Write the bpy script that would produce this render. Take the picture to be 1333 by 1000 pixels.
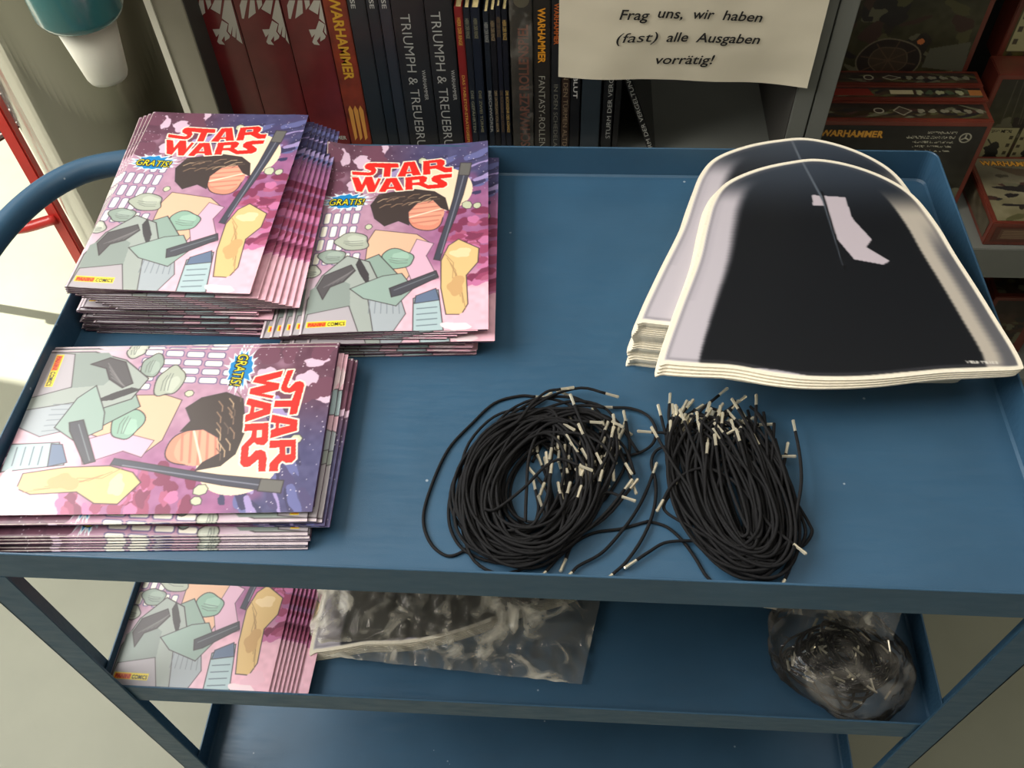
import bpy, bmesh, math, random
import numpy as np
from mathutils import Vector, Matrix, noise as mnoise
random.seed(7); rng = np.random.default_rng(7)
sc = bpy.context.scene
for o in list(bpy.data.objects): bpy.data.objects.remove(o)

# ------------------------------------------------------------------ camera
CAM = np.array([0.46285, -0.29237, 0.63568])
CR = np.array([0.99793223, 0.05703251, -0.02964055])
CU = np.array([-0.02672805, 0.78760947, 0.61559478])
CF = np.array([-0.05845409, 0.61352964, -0.78750524])
FPX = 1176.25
cd = bpy.data.cameras.new('camera'); cam = bpy.data.objects.new('camera', cd); sc.collection.objects.link(cam)
cd.sensor_width = 36; cd.lens = FPX / 1333 * 36; cd.clip_start = 0.02
cam.matrix_world = Matrix(((CR[0], CU[0], -CF[0], CAM[0]), (CR[1], CU[1], -CF[1], CAM[1]), (CR[2], CU[2], -CF[2], CAM[2]), (0, 0, 0, 1)))
sc.camera = cam

# ------------------------------------------------------------------ world, sun, window light, exposure
w = bpy.data.worlds.new('world'); sc.world = w; w.use_nodes = True
w.node_tree.nodes['Background'].inputs[0].default_value = (0.80, 0.88, 1.0, 1)
w.node_tree.nodes['Background'].inputs[1].default_value = 0.24
def light(name, kind, loc, target, energy, color, **kw):
    l = bpy.data.lights.new(name, kind); l.energy = energy; l.color = color
    for k, v in kw.items(): setattr(l, k, v)
    o = bpy.data.objects.new(name, l); sc.collection.objects.link(o); o.location = loc
    o.rotation_euler = (Vector(target) - Vector(loc)).to_track_quat('-Z', 'Y').to_euler(); return o
light('sun', 'SUN', (-4, 2, 4), (-4 + 1.45, 2 - 0.25, 4 - 1.9), 14.0, (1, 0.95, 0.86), angle=0.01)
light('window_light', 'AREA', (-1.55, 0.25, 1.60), (0.35, 0.2, 0.0), 122, (1.0, 0.97, 0.92), shape='RECTANGLE', size=2.4, size_y=1.6)
light('overhead_fill', 'AREA', (0.7, -0.2, 2.3), (0.6, 0.2, 0), 22, (1, 0.95, 0.88), shape='RECTANGLE', size=2.4, size_y=1.2)  # unseen overhead fill, added to brighten front-facing surfaces and shelf contents
sc.view_settings.view_transform = 'Standard'; sc.view_settings.look = 'None'
sc.view_settings.exposure = 0.0; sc.view_settings.gamma = 1; sc.view_settings.use_curve_mapping = False

# ------------------------------------------------------------------ helpers
def ray(x, y): return CF + CR * (x - 666.5) / FPX - CU * (y - 500) / FPX
def PZ(x, y, z): d = ray(x, y); return CAM + d * (z - CAM[2]) / d[2]     # point of a level plane
def PY(x, y, Y): d = ray(x, y); return CAM + d * (Y - CAM[1]) / d[1]     # point of an upright plane
def lin(c):
    c = np.asarray(c, float) / 255.0
    return np.where(c <= 0.04045, c / 12.92, ((c + 0.055) / 1.055) ** 2.4)
mats = {}
def M(name, rgb, rough=0.5, metal=0.0, vary=0.08, scale=30, bump=0.0, coat=0.0, bscale=200, attr=None, spec=0.5):
    if name in mats: return mats[name]
    m = bpy.data.materials.new(name); m.use_nodes = True; mats[name] = m
    n = m.node_tree.nodes; L = m.node_tree.links; b = n['Principled BSDF']
    b.inputs['Roughness'].default_value = rough; b.inputs['Metallic'].default_value = metal
    b.inputs['Coat Weight'].default_value = coat; b.inputs['Specular IOR Level'].default_value = spec
    b.inputs['Coat Roughness'].default_value = 0.12
    if attr:
        a = n.new('ShaderNodeAttribute'); a.attribute_name = attr; L.new(a.outputs['Color'], b.inputs['Base Color'])
    else:
        c = lin(rgb); t = n.new('ShaderNodeTexCoord'); nz = n.new('ShaderNodeTexNoise'); nz.inputs['Scale'].default_value = scale
        nz.inputs['Detail'].default_value = 5; L.new(t.outputs['Object'], nz.inputs['Vector'])
        r = n.new('ShaderNodeValToRGB'); r.color_ramp.elements[0].position = 0.3; r.color_ramp.elements[1].position = 0.7
        r.color_ramp.elements[0].color = (*np.clip(c * (1 - vary), 0, 1), 1); r.color_ramp.elements[1].color = (*np.clip(c * (1 + vary), 0, 1), 1)
        L.new(nz.outputs['Fac'], r.inputs['Fac']); L.new(r.outputs['Color'], b.inputs['Base Color'])
    if bump:
        t2 = n.new('ShaderNodeTexCoord'); n2 = n.new('ShaderNodeTexNoise'); n2.inputs['Scale'].default_value = bscale
        L.new(t2.outputs['Object'], n2.inputs['Vector'])
        bp = n.new('ShaderNodeBump'); bp.inputs['Strength'].default_value = bump; bp.inputs['Distance'].default_value = 0.002
        L.new(n2.outputs['Fac'], bp.inputs['Height']); L.new(bp.outputs['Normal'], b.inputs['Normal'])
    return m
COL = sc.collection.objects
def link(o, parent=None):
    COL.link(o)
    if parent is not None: o.parent = parent
    return o
def mk(name, verts, faces, mat, parent=None, smooth=False):
    me = bpy.data.meshes.new(name); me.from_pydata([tuple(map(float, v)) for v in verts], [], faces)
    if smooth: me.polygons.foreach_set('use_smooth', [True] * len(me.polygons))
    me.materials.append(mat); me.update()
    return link(bpy.data.objects.new(name, me), parent)
def from_bm(name, bm, mat, parent=None, smooth=False):
    me = bpy.data.meshes.new(name); bm.to_mesh(me); bm.free()
    if smooth: me.polygons.foreach_set('use_smooth', [True] * len(me.polygons))
    me.materials.append(mat); return link(bpy.data.objects.new(name, me), parent)
def add_box(bm, x0, x1, y0, y1, z0, z1, bev=0.0):
    r = bmesh.ops.create_cube(bm, size=1)['verts']
    for v in r: v.co = Vector(((x0 + x1) / 2 + v.co.x * (x1 - x0), (y0 + y1) / 2 + v.co.y * (y1 - y0), (z0 + z1) / 2 + v.co.z * (z1 - z0)))
    if bev:
        es = set(); [es.update(v.link_edges) for v in r]
        bmesh.ops.bevel(bm, geom=list(es), offset=bev, segments=2, affect='EDGES')
def box(name, x0, x1, y0, y1, z0, z1, mat, parent=None, bev=0.0):
    bm = bmesh.new(); add_box(bm, x0, x1, y0, y1, z0, z1, bev); return from_bm(name, bm, mat, parent)
def empty(name, loc, label=None, cat=None, group=None, rz=0.0):
    o = bpy.data.objects.new(name, None); o.empty_display_size = 0.02; COL.link(o); o.location = tuple(map(float, loc)); o.rotation_euler = (0, 0, rz)
    return tag(o, label, cat, group)
def tag(o, label=None, cat=None, group=None, kind=None):
    if label: o['label'] = label
    if cat: o['category'] = cat
    if group: o['group'] = group
    if kind: o['kind'] = kind
    return o
def catmull(pts, n=8, closed=False):
    P = [np.asarray(p, float) for p in pts]; out = []
    if closed: Q = [P[-1]] + P + [P[0], P[1]]
    else: Q = [2 * P[0] - P[1]] + P + [2 * P[-1] - P[-2]]
    for i in range(1, len(Q) - 2):
        a, b, c, d = Q[i - 1:i + 3]
        for k in range(n):
            t = k / n
            out.append(0.5 * (2 * b + (c - a) * t + (2 * a - 5 * b + 4 * c - d) * t * t + (3 * b - a - 3 * c + d) * t ** 3))
    if not closed: out.append(P[-1])
    return out
def tube_data(path, r, seg=6, closed=False, cap=True):
    V = []; Fc = []; n = len(path)
    for i, p in enumerate(path):
        a = path[(i - 1) % n] if (closed or i > 0) else p; b = path[(i + 1) % n] if (closed or i < n - 1) else p
        t = b - a; t = t / (np.linalg.norm(t) + 1e-12)
        up = np.array([0, 0, 1.0]) if abs(t[2]) < 0.9 else np.array([1.0, 0, 0])
        s = np.cross(t, up); s /= np.linalg.norm(s); u = np.cross(s, t)
        rr = r[i] if hasattr(r, '__len__') else r
        for k in range(seg):
            an = 2 * math.pi * k / seg; V.append(p + rr * (math.cos(an) * s + math.sin(an) * u))
    for i in range(n if closed else n - 1):
        for k in range(seg):
            j = (i + 1) % n
            Fc.append((i * seg + k, i * seg + (k + 1) % seg, j * seg + (k + 1) % seg, j * seg + k))
    if cap and not closed: Fc.append(tuple(range(seg))[::-1]); Fc.append(tuple((n - 1) * seg + k for k in range(seg)))
    return V, Fc
def tube(name, path, r, mat, parent=None, seg=8, closed=False):
    V, Fc = tube_data([np.asarray(p, float) for p in path], r, seg, closed); return mk(name, V, Fc, mat, parent, True)
def lathe(name, prof, cx, cy, mat, parent=None, seg=40):
    V = []; Fc = []
    for (r, z) in prof:
        for k in range(seg): a = 2 * math.pi * k / seg; V.append((cx + r * math.cos(a), cy + r * math.sin(a), z))
    for i in range(len(prof) - 1):
        for k in range(seg): Fc.append((i * seg + k, i * seg + (k + 1) % seg, (i + 1) * seg + (k + 1) % seg, (i + 1) * seg + k))
    return mk(name, V, Fc, mat, parent, True)
def text_geo(body, bold=0.0, shear=0.0):
    cu = bpy.data.curves.new('lettering', 'FONT'); cu.body = body; cu.size = 1; cu.offset = bold; cu.shear = shear; cu.resolution_u = 3
    o = bpy.data.objects.new('lettering', cu); COL.link(o); bpy.context.view_layer.update()
    me = o.evaluated_get(bpy.context.evaluated_depsgraph_get()).to_mesh()
    V = np.array([v.co[:2] for v in me.vertices]); me.calc_loop_triangles()
    T = [tuple(t.vertices) for t in me.loop_triangles]
    o.to_mesh_clear(); bpy.data.objects.remove(o); bpy.data.curves.remove(cu)
    return V, T
def text3d(body, p0, p1, h, up, mat, parent, bold=0.0, shear=0.0, fn=None, name='lettering'):
    V, T = text_geo(body, bold, shear); p0 = np.asarray(p0, float); p1 = np.asarray(p1, float)
    x0, x1 = V[:, 0].min(), V[:, 0].max(); cap = 0.72
    ex = (p1 - p0) / (x1 - x0); up = np.asarray(up, float); up /= np.linalg.norm(up)
    W = [p0 + (v[0] - x0) * ex + up * v[1] * h / cap for v in V]
    if fn: W = [fn(q) for q in W]
    return mk(name, W, T, mat, parent)

# ---- colour prints: a fine grid of faces with a colour attribute painted in millimetres
class Canvas:
    def __init__(s, w, h, res, col):
        s.w, s.h, s.res = w, h, res; s.nx, s.ny = int(round(w / res)) + 1, int(round(h / res)) + 1
        s.X, s.Y = np.meshgrid(np.linspace(0, w, s.nx), np.linspace(0, h, s.ny)); s.c = np.zeros((s.ny, s.nx, 3)) + np.array(col, float)
    def blend(s, m, col): m = np.clip(m, 0, 1)[..., None]; s.c = s.c * (1 - m) + np.array(col, float) * m
    def mask(s, P):
        P = np.asarray(P, float); x0, y0 = P.min(0); x1, y1 = P.max(0); m = np.zeros(s.X.shape, bool)
        i0, i1 = max(0, int(y0 / s.res) - 1), min(s.ny, int(y1 / s.res) + 3); j0, j1 = max(0, int(x0 / s.res) - 1), min(s.nx, int(x1 / s.res) + 3)
        if i0 >= i1 or j0 >= j1: return m
        X, Y = s.X[i0:i1, j0:j1], s.Y[i0:i1, j0:j1]; a = np.zeros(X.shape, bool); n = len(P)
        for k in range(n):
            xa, ya = P[k]; xb, yb = P[(k + 1) % n]
            if ya == yb: continue
            a ^= ((ya > Y) != (yb > Y)) & (X < (xb - xa) * (Y - ya) / (yb - ya) + xa)
        m[i0:i1, j0:j1] = a; return m
    def poly(s, P, col, outline=None, ow=0.8):
        s.blend(s.mask(P), col)
        if outline is not None: s.line(list(P) + [P[0]], outline, ow)
    def line(s, P, col, wd):
        for (xa, ya), (xb, yb) in zip(P[:-1], P[1:]):
            d = np.array([xb - xa, yb - ya], float); L = np.linalg.norm(d) + 1e-9
            i0, i1 = max(0, int((min(ya, yb) - wd) / s.res)), min(s.ny, int((max(ya, yb) + wd) / s.res) + 2)
            j0, j1 = max(0, int((min(xa, xb) - wd) / s.res)), min(s.nx, int((max(xa, xb) + wd) / s.res) + 2)
            if i0 >= i1 or j0 >= j1: continue
            X, Y = s.X[i0:i1, j0:j1], s.Y[i0:i1, j0:j1]; t = np.clip(((X - xa) * d[0] + (Y - ya) * d[1]) / L ** 2, 0, 1)
            D = np.hypot(X - xa - t * d[0], Y - ya - t * d[1]); m = np.clip((wd / 2 - D) / s.res + 0.5, 0, 1)[..., None]
            s.c[i0:i1, j0:j1] = s.c[i0:i1, j0:j1] * (1 - m) + np.array(col, float) * m
    def blob(s, cx, cy, rx, ry, col, wob=0.15, seed=0, outline=None, ow=0.8, rot=0, n=40):
        r = np.random.default_rng(seed); ph = r.uniform(0, 6.28, 4); P = []
        for k in range(n):
            a = 2 * math.pi * k / n; q = 1 + wob * (0.5 * math.sin(2 * a + ph[0]) + 0.4 * math.sin(3 * a + ph[1]) + 0.3 * math.sin(5 * a + ph[2]))
            x, y = rx * q * math.cos(a), ry * q * math.sin(a); P.append((cx + x * math.cos(rot) - y * math.sin(rot), cy + x * math.sin(rot) + y * math.cos(rot)))
        s.poly(P, col, outline, ow); return P
    def noise(s, sc_, amp, seed=0):
        r = np.random.default_rng(seed); gx, gy = int(s.w / sc_) + 3, int(s.h / sc_) + 3; g = r.uniform(-1, 1, (gy, gx))
        fx, fy = s.X / sc_, s.Y / sc_; ix, iy = fx.astype(int), fy.astype(int); tx, ty = fx - ix, fy - iy; tx = tx * tx * (3 - 2 * tx); ty = ty * ty * (3 - 2 * ty)
        return amp * ((g[iy, ix] * (1 - tx) + g[iy, ix + 1] * tx) * (1 - ty) + (g[iy + 1, ix] * (1 - tx) + g[iy + 1, ix + 1] * tx) * ty)
    def text(s, body, x, y, length, h, col, ang=0.0, bold=0.0, shear=0.0, grow=0.0):
        V, T = text_geo(body, bold, shear); x0, x1 = V[:, 0].min(), V[:, 0].max(); k = length / (x1 - x0); ca, sa = math.cos(ang), math.sin(ang)
        for t in T:
            P = []
            for i in t:
                a, b = (V[i][0] - x0) * k, -V[i][1] * h / 0.72; P.append((x + a * ca - b * sa, y + a * sa + b * ca))
            s.poly(P, col)
    def blur(s):
        p = np.pad(s.c, ((1, 1), (1, 1), (0, 0)), 'edge'); s.c = (4 * p[1:-1, 1:-1] + p[:-2, 1:-1] + p[2:, 1:-1] + p[1:-1, :-2] + p[1:-1, 2:]) / 8
def attr_mesh(name, V, Fq, colors, mat, smooth=True):
    me = bpy.data.meshes.new(name); V = np.asarray(V, np.float32); Fq = np.asarray(Fq, np.int32)
    me.vertices.add(len(V)); me.vertices.foreach_set('co', V.ravel()); me.loops.add(Fq.size); me.loops.foreach_set('vertex_index', Fq.ravel())
    me.polygons.add(len(Fq)); me.polygons.foreach_set('loop_start', np.arange(0, Fq.size, 4)); me.polygons.foreach_set('loop_total', np.full(len(Fq), 4))
    if smooth: me.polygons.foreach_set('use_smooth', np.ones(len(Fq), bool))
    a = me.color_attributes.new('print', 'FLOAT_COLOR', 'POINT'); c = np.ones((len(V), 4), np.float32); c[:, :3] = lin(np.clip(colors, 0, 255)); a.data.foreach_set('color', c.ravel())
    me.update(calc_edges=True); me.validate(); me.materials.append(mat); return me
def grid_faces(nx, ny):
    j, i = np.meshgrid(np.arange(nx - 1), np.arange(ny - 1)); a = (i * nx + j).ravel(); return np.stack([a, a + nx, a + nx + 1, a + 1], 1)
MPRINT = M('glossy_print', None, 0.38, attr='print', coat=0.10)
MCARD = M('dull_print', None, 0.42, attr='print')
def panel(name, cv, P0, ex, ey, parent, mat=None):   # a printed rectangle: P0 top left, ex right, ey down (unit vectors), canvas in mm
    P0 = np.asarray(P0, float); V = P0 + cv.X.ravel()[:, None] * 1e-3 * np.asarray(ex, float) + cv.Y.ravel()[:, None] * 1e-3 * np.asarray(ey, float)
    return link(bpy.data.objects.new(name, attr_mesh(name, V, grid_faces(cv.nx, cv.ny), cv.c.reshape(-1, 3), mat or MCARD, False)), parent)

# ------------------------------------------------------------------ room
FZ = -0.78
m_floor = M('floor_linoleum', (132, 134, 116), 0.5, vary=0.07, scale=6, bump=0.15, bscale=40)
tag(box('floor', -4, 4, -3, 4, FZ - 0.05, FZ, m_floor), kind='structure')
m_wall = M('painted_wall', (196, 192, 182), 0.8, vary=0.03)
tag(box('wall_back', -0.35, 4, 1.15, 1.25, FZ, 2.4, m_wall), kind='structure')
tag(box('ceiling', -2.1, 4, -3, 4, 2.4, 2.5, m_wall), kind='structure')
m_warm = M('warm_wall', (158, 156, 150), 0.85, vary=0.04)
tag(box('wall_right', 2.4, 2.5, -2.3, 1.25, FZ, 2.4, m_warm), kind='structure')
tag(box('wall_front', -2.1, 2.5, -2.3, -2.2, FZ, 2.4, m_warm), kind='structure')
bm = bmesh.new(); add_box(bm, -2.1, -2.0, -3, 0.98, FZ, 2.4); add_box(bm, -2.1, -2.0, 0.98, 4, 1.35, 2.4)
tag(from_bm('wall_left', bm, m_wall), kind='structure')
wf = box('window_1', -2.08, -2.03, 0.98, 1.02, FZ, 1.35, M('window_frame_grey', (120, 122, 124), 0.4)); tag(wf, kind='structure')
tag(box('trim_1', -2.0, -1.98, -3, 0.98, FZ, FZ + 0.07, mats['window_frame_grey']), kind='structure')

# ------------------------------------------------------------------ trolley
TW, TD, TH = 0.8397, 0.4945, 0.0369
m_blue = M('blue_enamel', (50, 84, 110), 0.36, vary=0.08, scale=14, bump=0.05, bscale=900)
def scratches(m):
    n = m.node_tree.nodes; L = m.node_tree.links; b = n['Principled BSDF']; t = n.new('ShaderNodeTexCoord')
    mp = n.new('ShaderNodeMapping'); mp.inputs['Scale'].default_value = (6, 60, 20); nz = n.new('ShaderNodeTexNoise'); nz.inputs['Scale'].default_value = 6; nz.inputs['Detail'].default_value = 8
    L.new(t.outputs['Object'], mp.inputs['Vector']); L.new(mp.outputs['Vector'], nz.inputs['Vector'])
    mr = n.new('ShaderNodeMapRange'); mr.inputs['From Min'].default_value = 0.3; mr.inputs['From Max'].default_value = 0.7; mr.inputs['To Min'].default_value = 0.34; mr.inputs['To Max'].default_value = 0.50
    L.new(nz.outputs['Fac'], mr.inputs['Value']); L.new(mr.outputs['Result'], b.inputs['Roughness'])
    # tiny paint chips, white specks
    v = n.new('ShaderNodeTexVoronoi'); v.inputs['Scale'].default_value = 26; L.new(t.outputs['Object'], v.inputs['Vector'])
    lt = n.new('ShaderNodeMath'); lt.operation = 'LESS_THAN'; lt.inputs[1].default_value = 0.035; L.new(v.outputs['Distance'], lt.inputs[0])
    ms = n.new('ShaderNodeMath'); ms.operation = 'MULTIPLY'; ms.inputs[1].default_value = 0.5; L.new(lt.outputs[0], ms.inputs[0])
    mx = n.new('ShaderNodeMix'); mx.data_type = 'RGBA'; src = b.inputs['Base Color'].links[0].from_socket
    L.new(ms.outputs[0], mx.inputs['Factor']); L.new(src, mx.inputs['A']); mx.inputs['B'].default_value = (0.5, 0.55, 0.6, 1); L.new(mx.outputs['Result'], b.inputs['Base Color'])
scratches(m_blue)
trolley = empty('trolley', (0, 0, FZ), 'blue enamelled metal trolley with three rimmed trays and a tubular handle', 'trolley')
def P(o):   # parent keeping world placement for pieces modelled in world space
    return o
def rrect(x0, x1, y0, y1, r, n=6):
    out = []
    for (cx, cy, a0) in ((x1 - r, y1 - r, 0), (x0 + r, y1 - r, 90), (x0 + r, y0 + r, 180), (x1 - r, y0 + r, 270)):
        for k in range(n + 1): a = math.radians(a0 + 90 * k / n); out.append((cx + r * math.cos(a), cy + r * math.sin(a)))
    return out
def tray(z0, inset=0.0):
    x0, x1, y0, y1 = inset, TW - inset, inset, TD - inset; t = 0.002
    rings = []
    o = rrect(x0, x1, y0, y1, 0.012); i_ = rrect(x0 + t, x1 - t, y0 + t, y1 - t, 0.010); i2 = rrect(x0 + t + 0.002, x1 - t - 0.002, y0 + t + 0.002, y1 - t - 0.002, 0.009)
    V = []; n = len(o)
    for ring, z in ((o, z0 - 0.002), (o, z0 + TH - 0.0006), (rrect(x0 + .0006, x1 - .0006, y0 + .0006, y1 - .0006, 0.0115), z0 + TH), (rrect(x0 + .0015, x1 - .0015, y0 + .0015, y1 - .0015, 0.0105), z0 + TH), (i_, z0 + TH - 0.0006), (i_, z0 + 0.002), (i2, z0)):
        V += [(x, y, z) for x, y in ring]
    Fc = []
    for r in range(6):
        for k in range(n): Fc.append((r * n + k, r * n + (k + 1) % n, (r + 1) * n + (k + 1) % n, (r + 1) * n + k))
    Fc.append(tuple(6 * n + k for k in range(n))); Fc.append(tuple(range(n))[::-1])
    t_ = mk('tray', [(a, b, c - FZ) for a, b, c in V], Fc, m_blue, trolley)
    me = t_.data; me.polygons.foreach_set('use_smooth', [False] * len(me.polygons)); return t_
Z2, Z3 = -0.2924, -0.602
tray(0.0); tray(Z2, 0.003); tray(Z3, 0.003)
def leg(cx, cy, sx, sy):
    bm = bmesh.new(); fl = 0.030; t = 0.0025; top = -0.0025 - FZ; bot = 0.085
    xa, xb = sorted((cx, cx + sx * fl)); ya, yb = sorted((cy, cy + sy * t)); add_box(bm, xa, xb, ya, yb, bot, top, 0.0006)
    xa, xb = sorted((cx, cx + sx * t)); ya, yb = sorted((cy, cy + sy * fl)); add_box(bm, xa, xb, ya, yb, bot, top, 0.0006)
    from_bm('leg', bm, m_blue, trolley)
for cx, sx in ((0, 1), (TW, -1)):
    for cy, sy in ((0, 1), (TD, -1)): leg(cx, cy, sx, sy)
hp = [(0.10, TD + .0135, .005), (0.02, TD + .0135, .010), (-0.028, .482, .018), (-0.068, .462, .02), (-0.098, .425, .02), (-0.117, .365, .02), (-0.122, .28, .02), (-0.122, .18, .02), (-0.114, .10, .02), (-0.09, .05, .02), (-0.06, .032, .02), (-0.02, .024, .018), (0.0, .022, .015)]
hp[0] = (0.0, .484, .014); hp[1] = (-0.012, .484, .016)
tube('handle', [p - np.array([0, 0, FZ]) for p in catmull(hp, 8)], 0.0132, m_blue, trolley, 20)
m_rub = M('black_rubber', (30, 30, 32), 0.7); m_steel = M('zinc_steel', (150, 152, 155), 0.35, 0.9)
for cx in (0.02, TW - 0.02):
    for cy in (0.02, TD - 0.02):
        c = box('caster', cx - .018, cx + .018, cy - .018, cy + .018, 0.06, 0.09, m_steel, trolley, 0.003)
        bm = bmesh.new(); bmesh.ops.create_cone(bm, cap_ends=True, segments=28, radius1=0.033, radius2=0.033, depth=0.022, matrix=Matrix.Translation((cx, cy, 0.033)) @ Matrix.Rotation(math.pi / 2, 4, 'Y'))
        from_bm('wheel', bm, m_rub, c)

# ------------------------------------------------------------------ comic magazines
CWm, CHm = 170.0, 260.0
# cover sheet corners as seen on the magazine in the middle, to lay the artwork out
src = [(418, 182), (638, 198), (634, 425), (392, 433)]; dst = [(0, 0), (170, 0), (170, 260), (0, 260)]
A = []; Bv = []
for (x, y), (u, v) in zip(src, dst):
    A.append([x, y, 1, 0, 0, 0, -u * x, -u * y]); Bv.append(u); A.append([0, 0, 0, x, y, 1, -v * x, -v * y]); Bv.append(v)
Hm = np.append(np.linalg.solve(np.array(A, float), np.array(Bv, float)), 1).reshape(3, 3)
def hm(x, y): q = Hm @ np.array([x, y, 1]); return (q[0] / q[2], q[1] / q[2])
c1 = lambda *pts: [hm(410 + x * 0.18, 170 + y * 0.18) for x, y in pts]
c8 = lambda *pts: [hm(330 + x * 0.31, 160 + y * 0.31) for x, y in pts]
def c8p(x, y): return c8((x, y))[0]
cv = Canvas(CWm, CHm, 0.5, (150, 110, 140))
X, Y = cv.X / CWm, cv.Y / CHm
def lerp(a, b, t): return np.array(a, float) * (1 - t[..., None]) + np.array(b, float) * t[..., None]
ss = lambda t: np.clip(t, 0, 1) ** 2 * (3 - 2 * np.clip(t, 0, 1))
top = lerp((84, 42, 62), (58, 56, 104), ss((X - 0.2) / 0.5)); mid = lerp((172, 122, 150), (150, 78, 130), ss((X - 0.4) / 0.4)); bot = lerp((196, 176, 190), (240, 176, 196), ss((X - 0.3) / 0.4))
nz = cv.noise(22, 0.08, 3) + cv.noise(9, 0.04, 4)
cv.c = top * (1 - ss((Y + nz - 0.16) / 0.16))[..., None] + mid * (ss((Y + nz - 0.16) / 0.16) * (1 - ss((Y - 0.62) / 0.2)))[..., None] + bot * (ss((Y + nz - 0.16) / 0.16) * ss((Y - 0.62) / 0.2))[..., None]
cv.c += cv.noise(5, 9, 5)[..., None]
for k in range(26):   # maroon cells with pale veins, top left
    r = np.random.default_rng(100 + k); cv.blob(r.uniform(0, 60), r.uniform(2, 70), r.uniform(4, 11), r.uniform(5, 12), (98, 48, 70) if k % 3 else (206, 170, 196), 0.25, k)
for k in range(34):   # blue and violet clouds, top right
    r = np.random.default_rng(200 + k); cv.blob(r.uniform(70, 170), r.uniform(2, 80), r.uniform(5, 16), r.uniform(2, 5), [(84, 88, 150), (44, 40, 82), (150, 130, 190), (60, 52, 100)][k % 4], 0.25, k, rot=-0.4)
for k in range(64):   # crimson cells, right
    r = np.random.default_rng(300 + k); cv.blob(r.uniform(128, 172), r.uniform(95, 205), r.uniform(4, 11), r.uniform(3, 6), [(150, 48, 88), (120, 34, 70), (196, 96, 150), (170, 70, 110)][k % 4], 0.2, k, rot=-0.25)
for k in range(150):
    r = np.random.default_rng(400 + k); x, y = r.uniform(0, 170), r.uniform(0, 75); cv.blob(x, y, 0.5, 0.5, (226, 214, 226), 0, k, n=8)
P_ = c8p(800, 290); cv.blob(P_[0], P_[1], 32, 34, (246, 214, 176), 0.0)
INK = (44, 36, 40)
for row in range(5):   # slanted pale slots, left
    for k in range(7):
        x = 2 + k * 9.5 - row * 1.5; y = 88 + row * 19 + k * 0.6
        if row == 0 and k < 3: continue
        if x > 44: continue
        cv.poly([(x - 3.4, y - 6.5), (x - 1.6, y - 8), (x + 2.6, y - 8), (x + 3.4, y - 6), (x + 2.6, y + 6.5), (x + 1, y + 8), (x - 3, y + 8), (x - 4, y + 6.5)], (238, 232, 214), (96, 84, 130), 1.2)
# abstract forms: a dark cloud with warm streaks over a coral disc, sand and grey-green boulders
cv.poly(c8((520, 455), (700, 480), (760, 520), (700, 600), (640, 700), (480, 600), (490, 500)), (226, 172, 136), INK, .7)
cv.poly(c8((700, 500), (770, 520), (740, 570), (790, 660), (690, 690), (650, 600)), (216, 164, 190), INK, .5)
q = c8p(735, 395); cv.blob(q[0], q[1], 19, 24, (224, 128, 100), 0.08, 5, INK, 1.0); cv.blob(q[0] + 1, q[1] - 2, 17, 20, (234, 148, 116), 0.05, 8)
for k in range(5): cv.line([(q[0] - 17 + abs(k - 2) * 2, q[1] - 14 + k * 7), (q[0] + 17 - abs(k - 2) * 2, q[1] - 19 + k * 7)], (206, 110, 88), 2.0)
cv.line([(q[0] - 26, q[1] + 9), (q[0] + 26, q[1] - 12)], (240, 214, 186), 1.6)
P_ = [c8p(*a) for a in ((495, 345), (530, 300), (600, 292), (680, 285), (770, 300), (815, 330), (830, 385), (800, 372), (765, 335), (700, 345), (660, 385), (665, 440), (620, 420), (560, 440), (515, 405))]
cv.poly(P_, (50, 38, 36), INK, 1)
for k in range(16):
    r = np.random.default_rng(500 + k); x, y = r.uniform(515, 770), r.uniform(305, 350); cv.line(c8((x - 25, y + 12), (x, y), (x + 24, y - 1)), [(150, 112, 84), (96, 74, 62), (196, 160, 120)][k % 3], 0.9)
def boulder(x, y, rx, ry, col, seed, rot=0.0):
    q = c8p(x, y); k = 0.225
    cv.blob(q[0], q[1], rx * k, ry * k, col, 0.16, seed, INK, 0.9, rot)
    cv.blob(q[0] + rx * k * .2, q[1] - ry * k * .25, rx * k * .55, ry * k * .45, tuple(min(255, c + 18) for c in col), 0.2, seed + 1, rot=rot)
    for j in range(3):
        r = np.random.default_rng(seed * 7 + j); a = r.uniform(-.8, .8); cv.line([(q[0] - rx * k * .5 * math.cos(a), q[1] + ry * k * (.2 * j - .1)), (q[0], q[1] + ry * k * (.25 * j)), (q[0] + rx * k * .6, q[1] + ry * k * (.2 * j + .1 * a))], (88, 96, 92), 0.6)
boulder(330, 560, 55, 45, (128, 146, 134), 11); boulder(235, 620, 40, 40, (170, 176, 160), 12)
boulder(420, 500, 78, 52, (158, 166, 148), 13, 0.1); boulder(620, 580, 72, 56, (126, 166, 146), 14, 0.15)
cv.poly(c8((455, 590), (540, 560), (620, 640), (640, 720), (590, 760), (520, 700)), (126, 152, 140), INK, 0.9)
cv.poly(c8((290, 640), (400, 560), (500, 590), (560, 700), (520, 760), (530, 885), (215, 880), (230, 740)), (146, 156, 150), INK, 1.0)
cv.poly(c8((240, 700), (330, 640), (420, 680), (430, 880), (225, 870)), (122, 136, 130), None)
cv.poly(c8((235, 800), (420, 770), (470, 885), (215, 880)), (164, 156, 164), INK, .7)
cv.poly(c8((455, 570), (500, 640), (505, 700), (460, 640), (440, 600)), (48, 44, 48))
cv.poly(c8((500, 740), (640, 745), (660, 800), (600, 885), (530, 885)), (152, 162, 170), INK, .7)
for k in range(6): cv.line(c8((510 + k * 24, 750), (505 + k * 26, 800)), (100, 110, 120), .6)
cv.poly(c8((560, 650), (640, 640), (690, 700), (620, 770), (480, 740), (420, 700)), (134, 160, 150), INK, .8)
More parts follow.
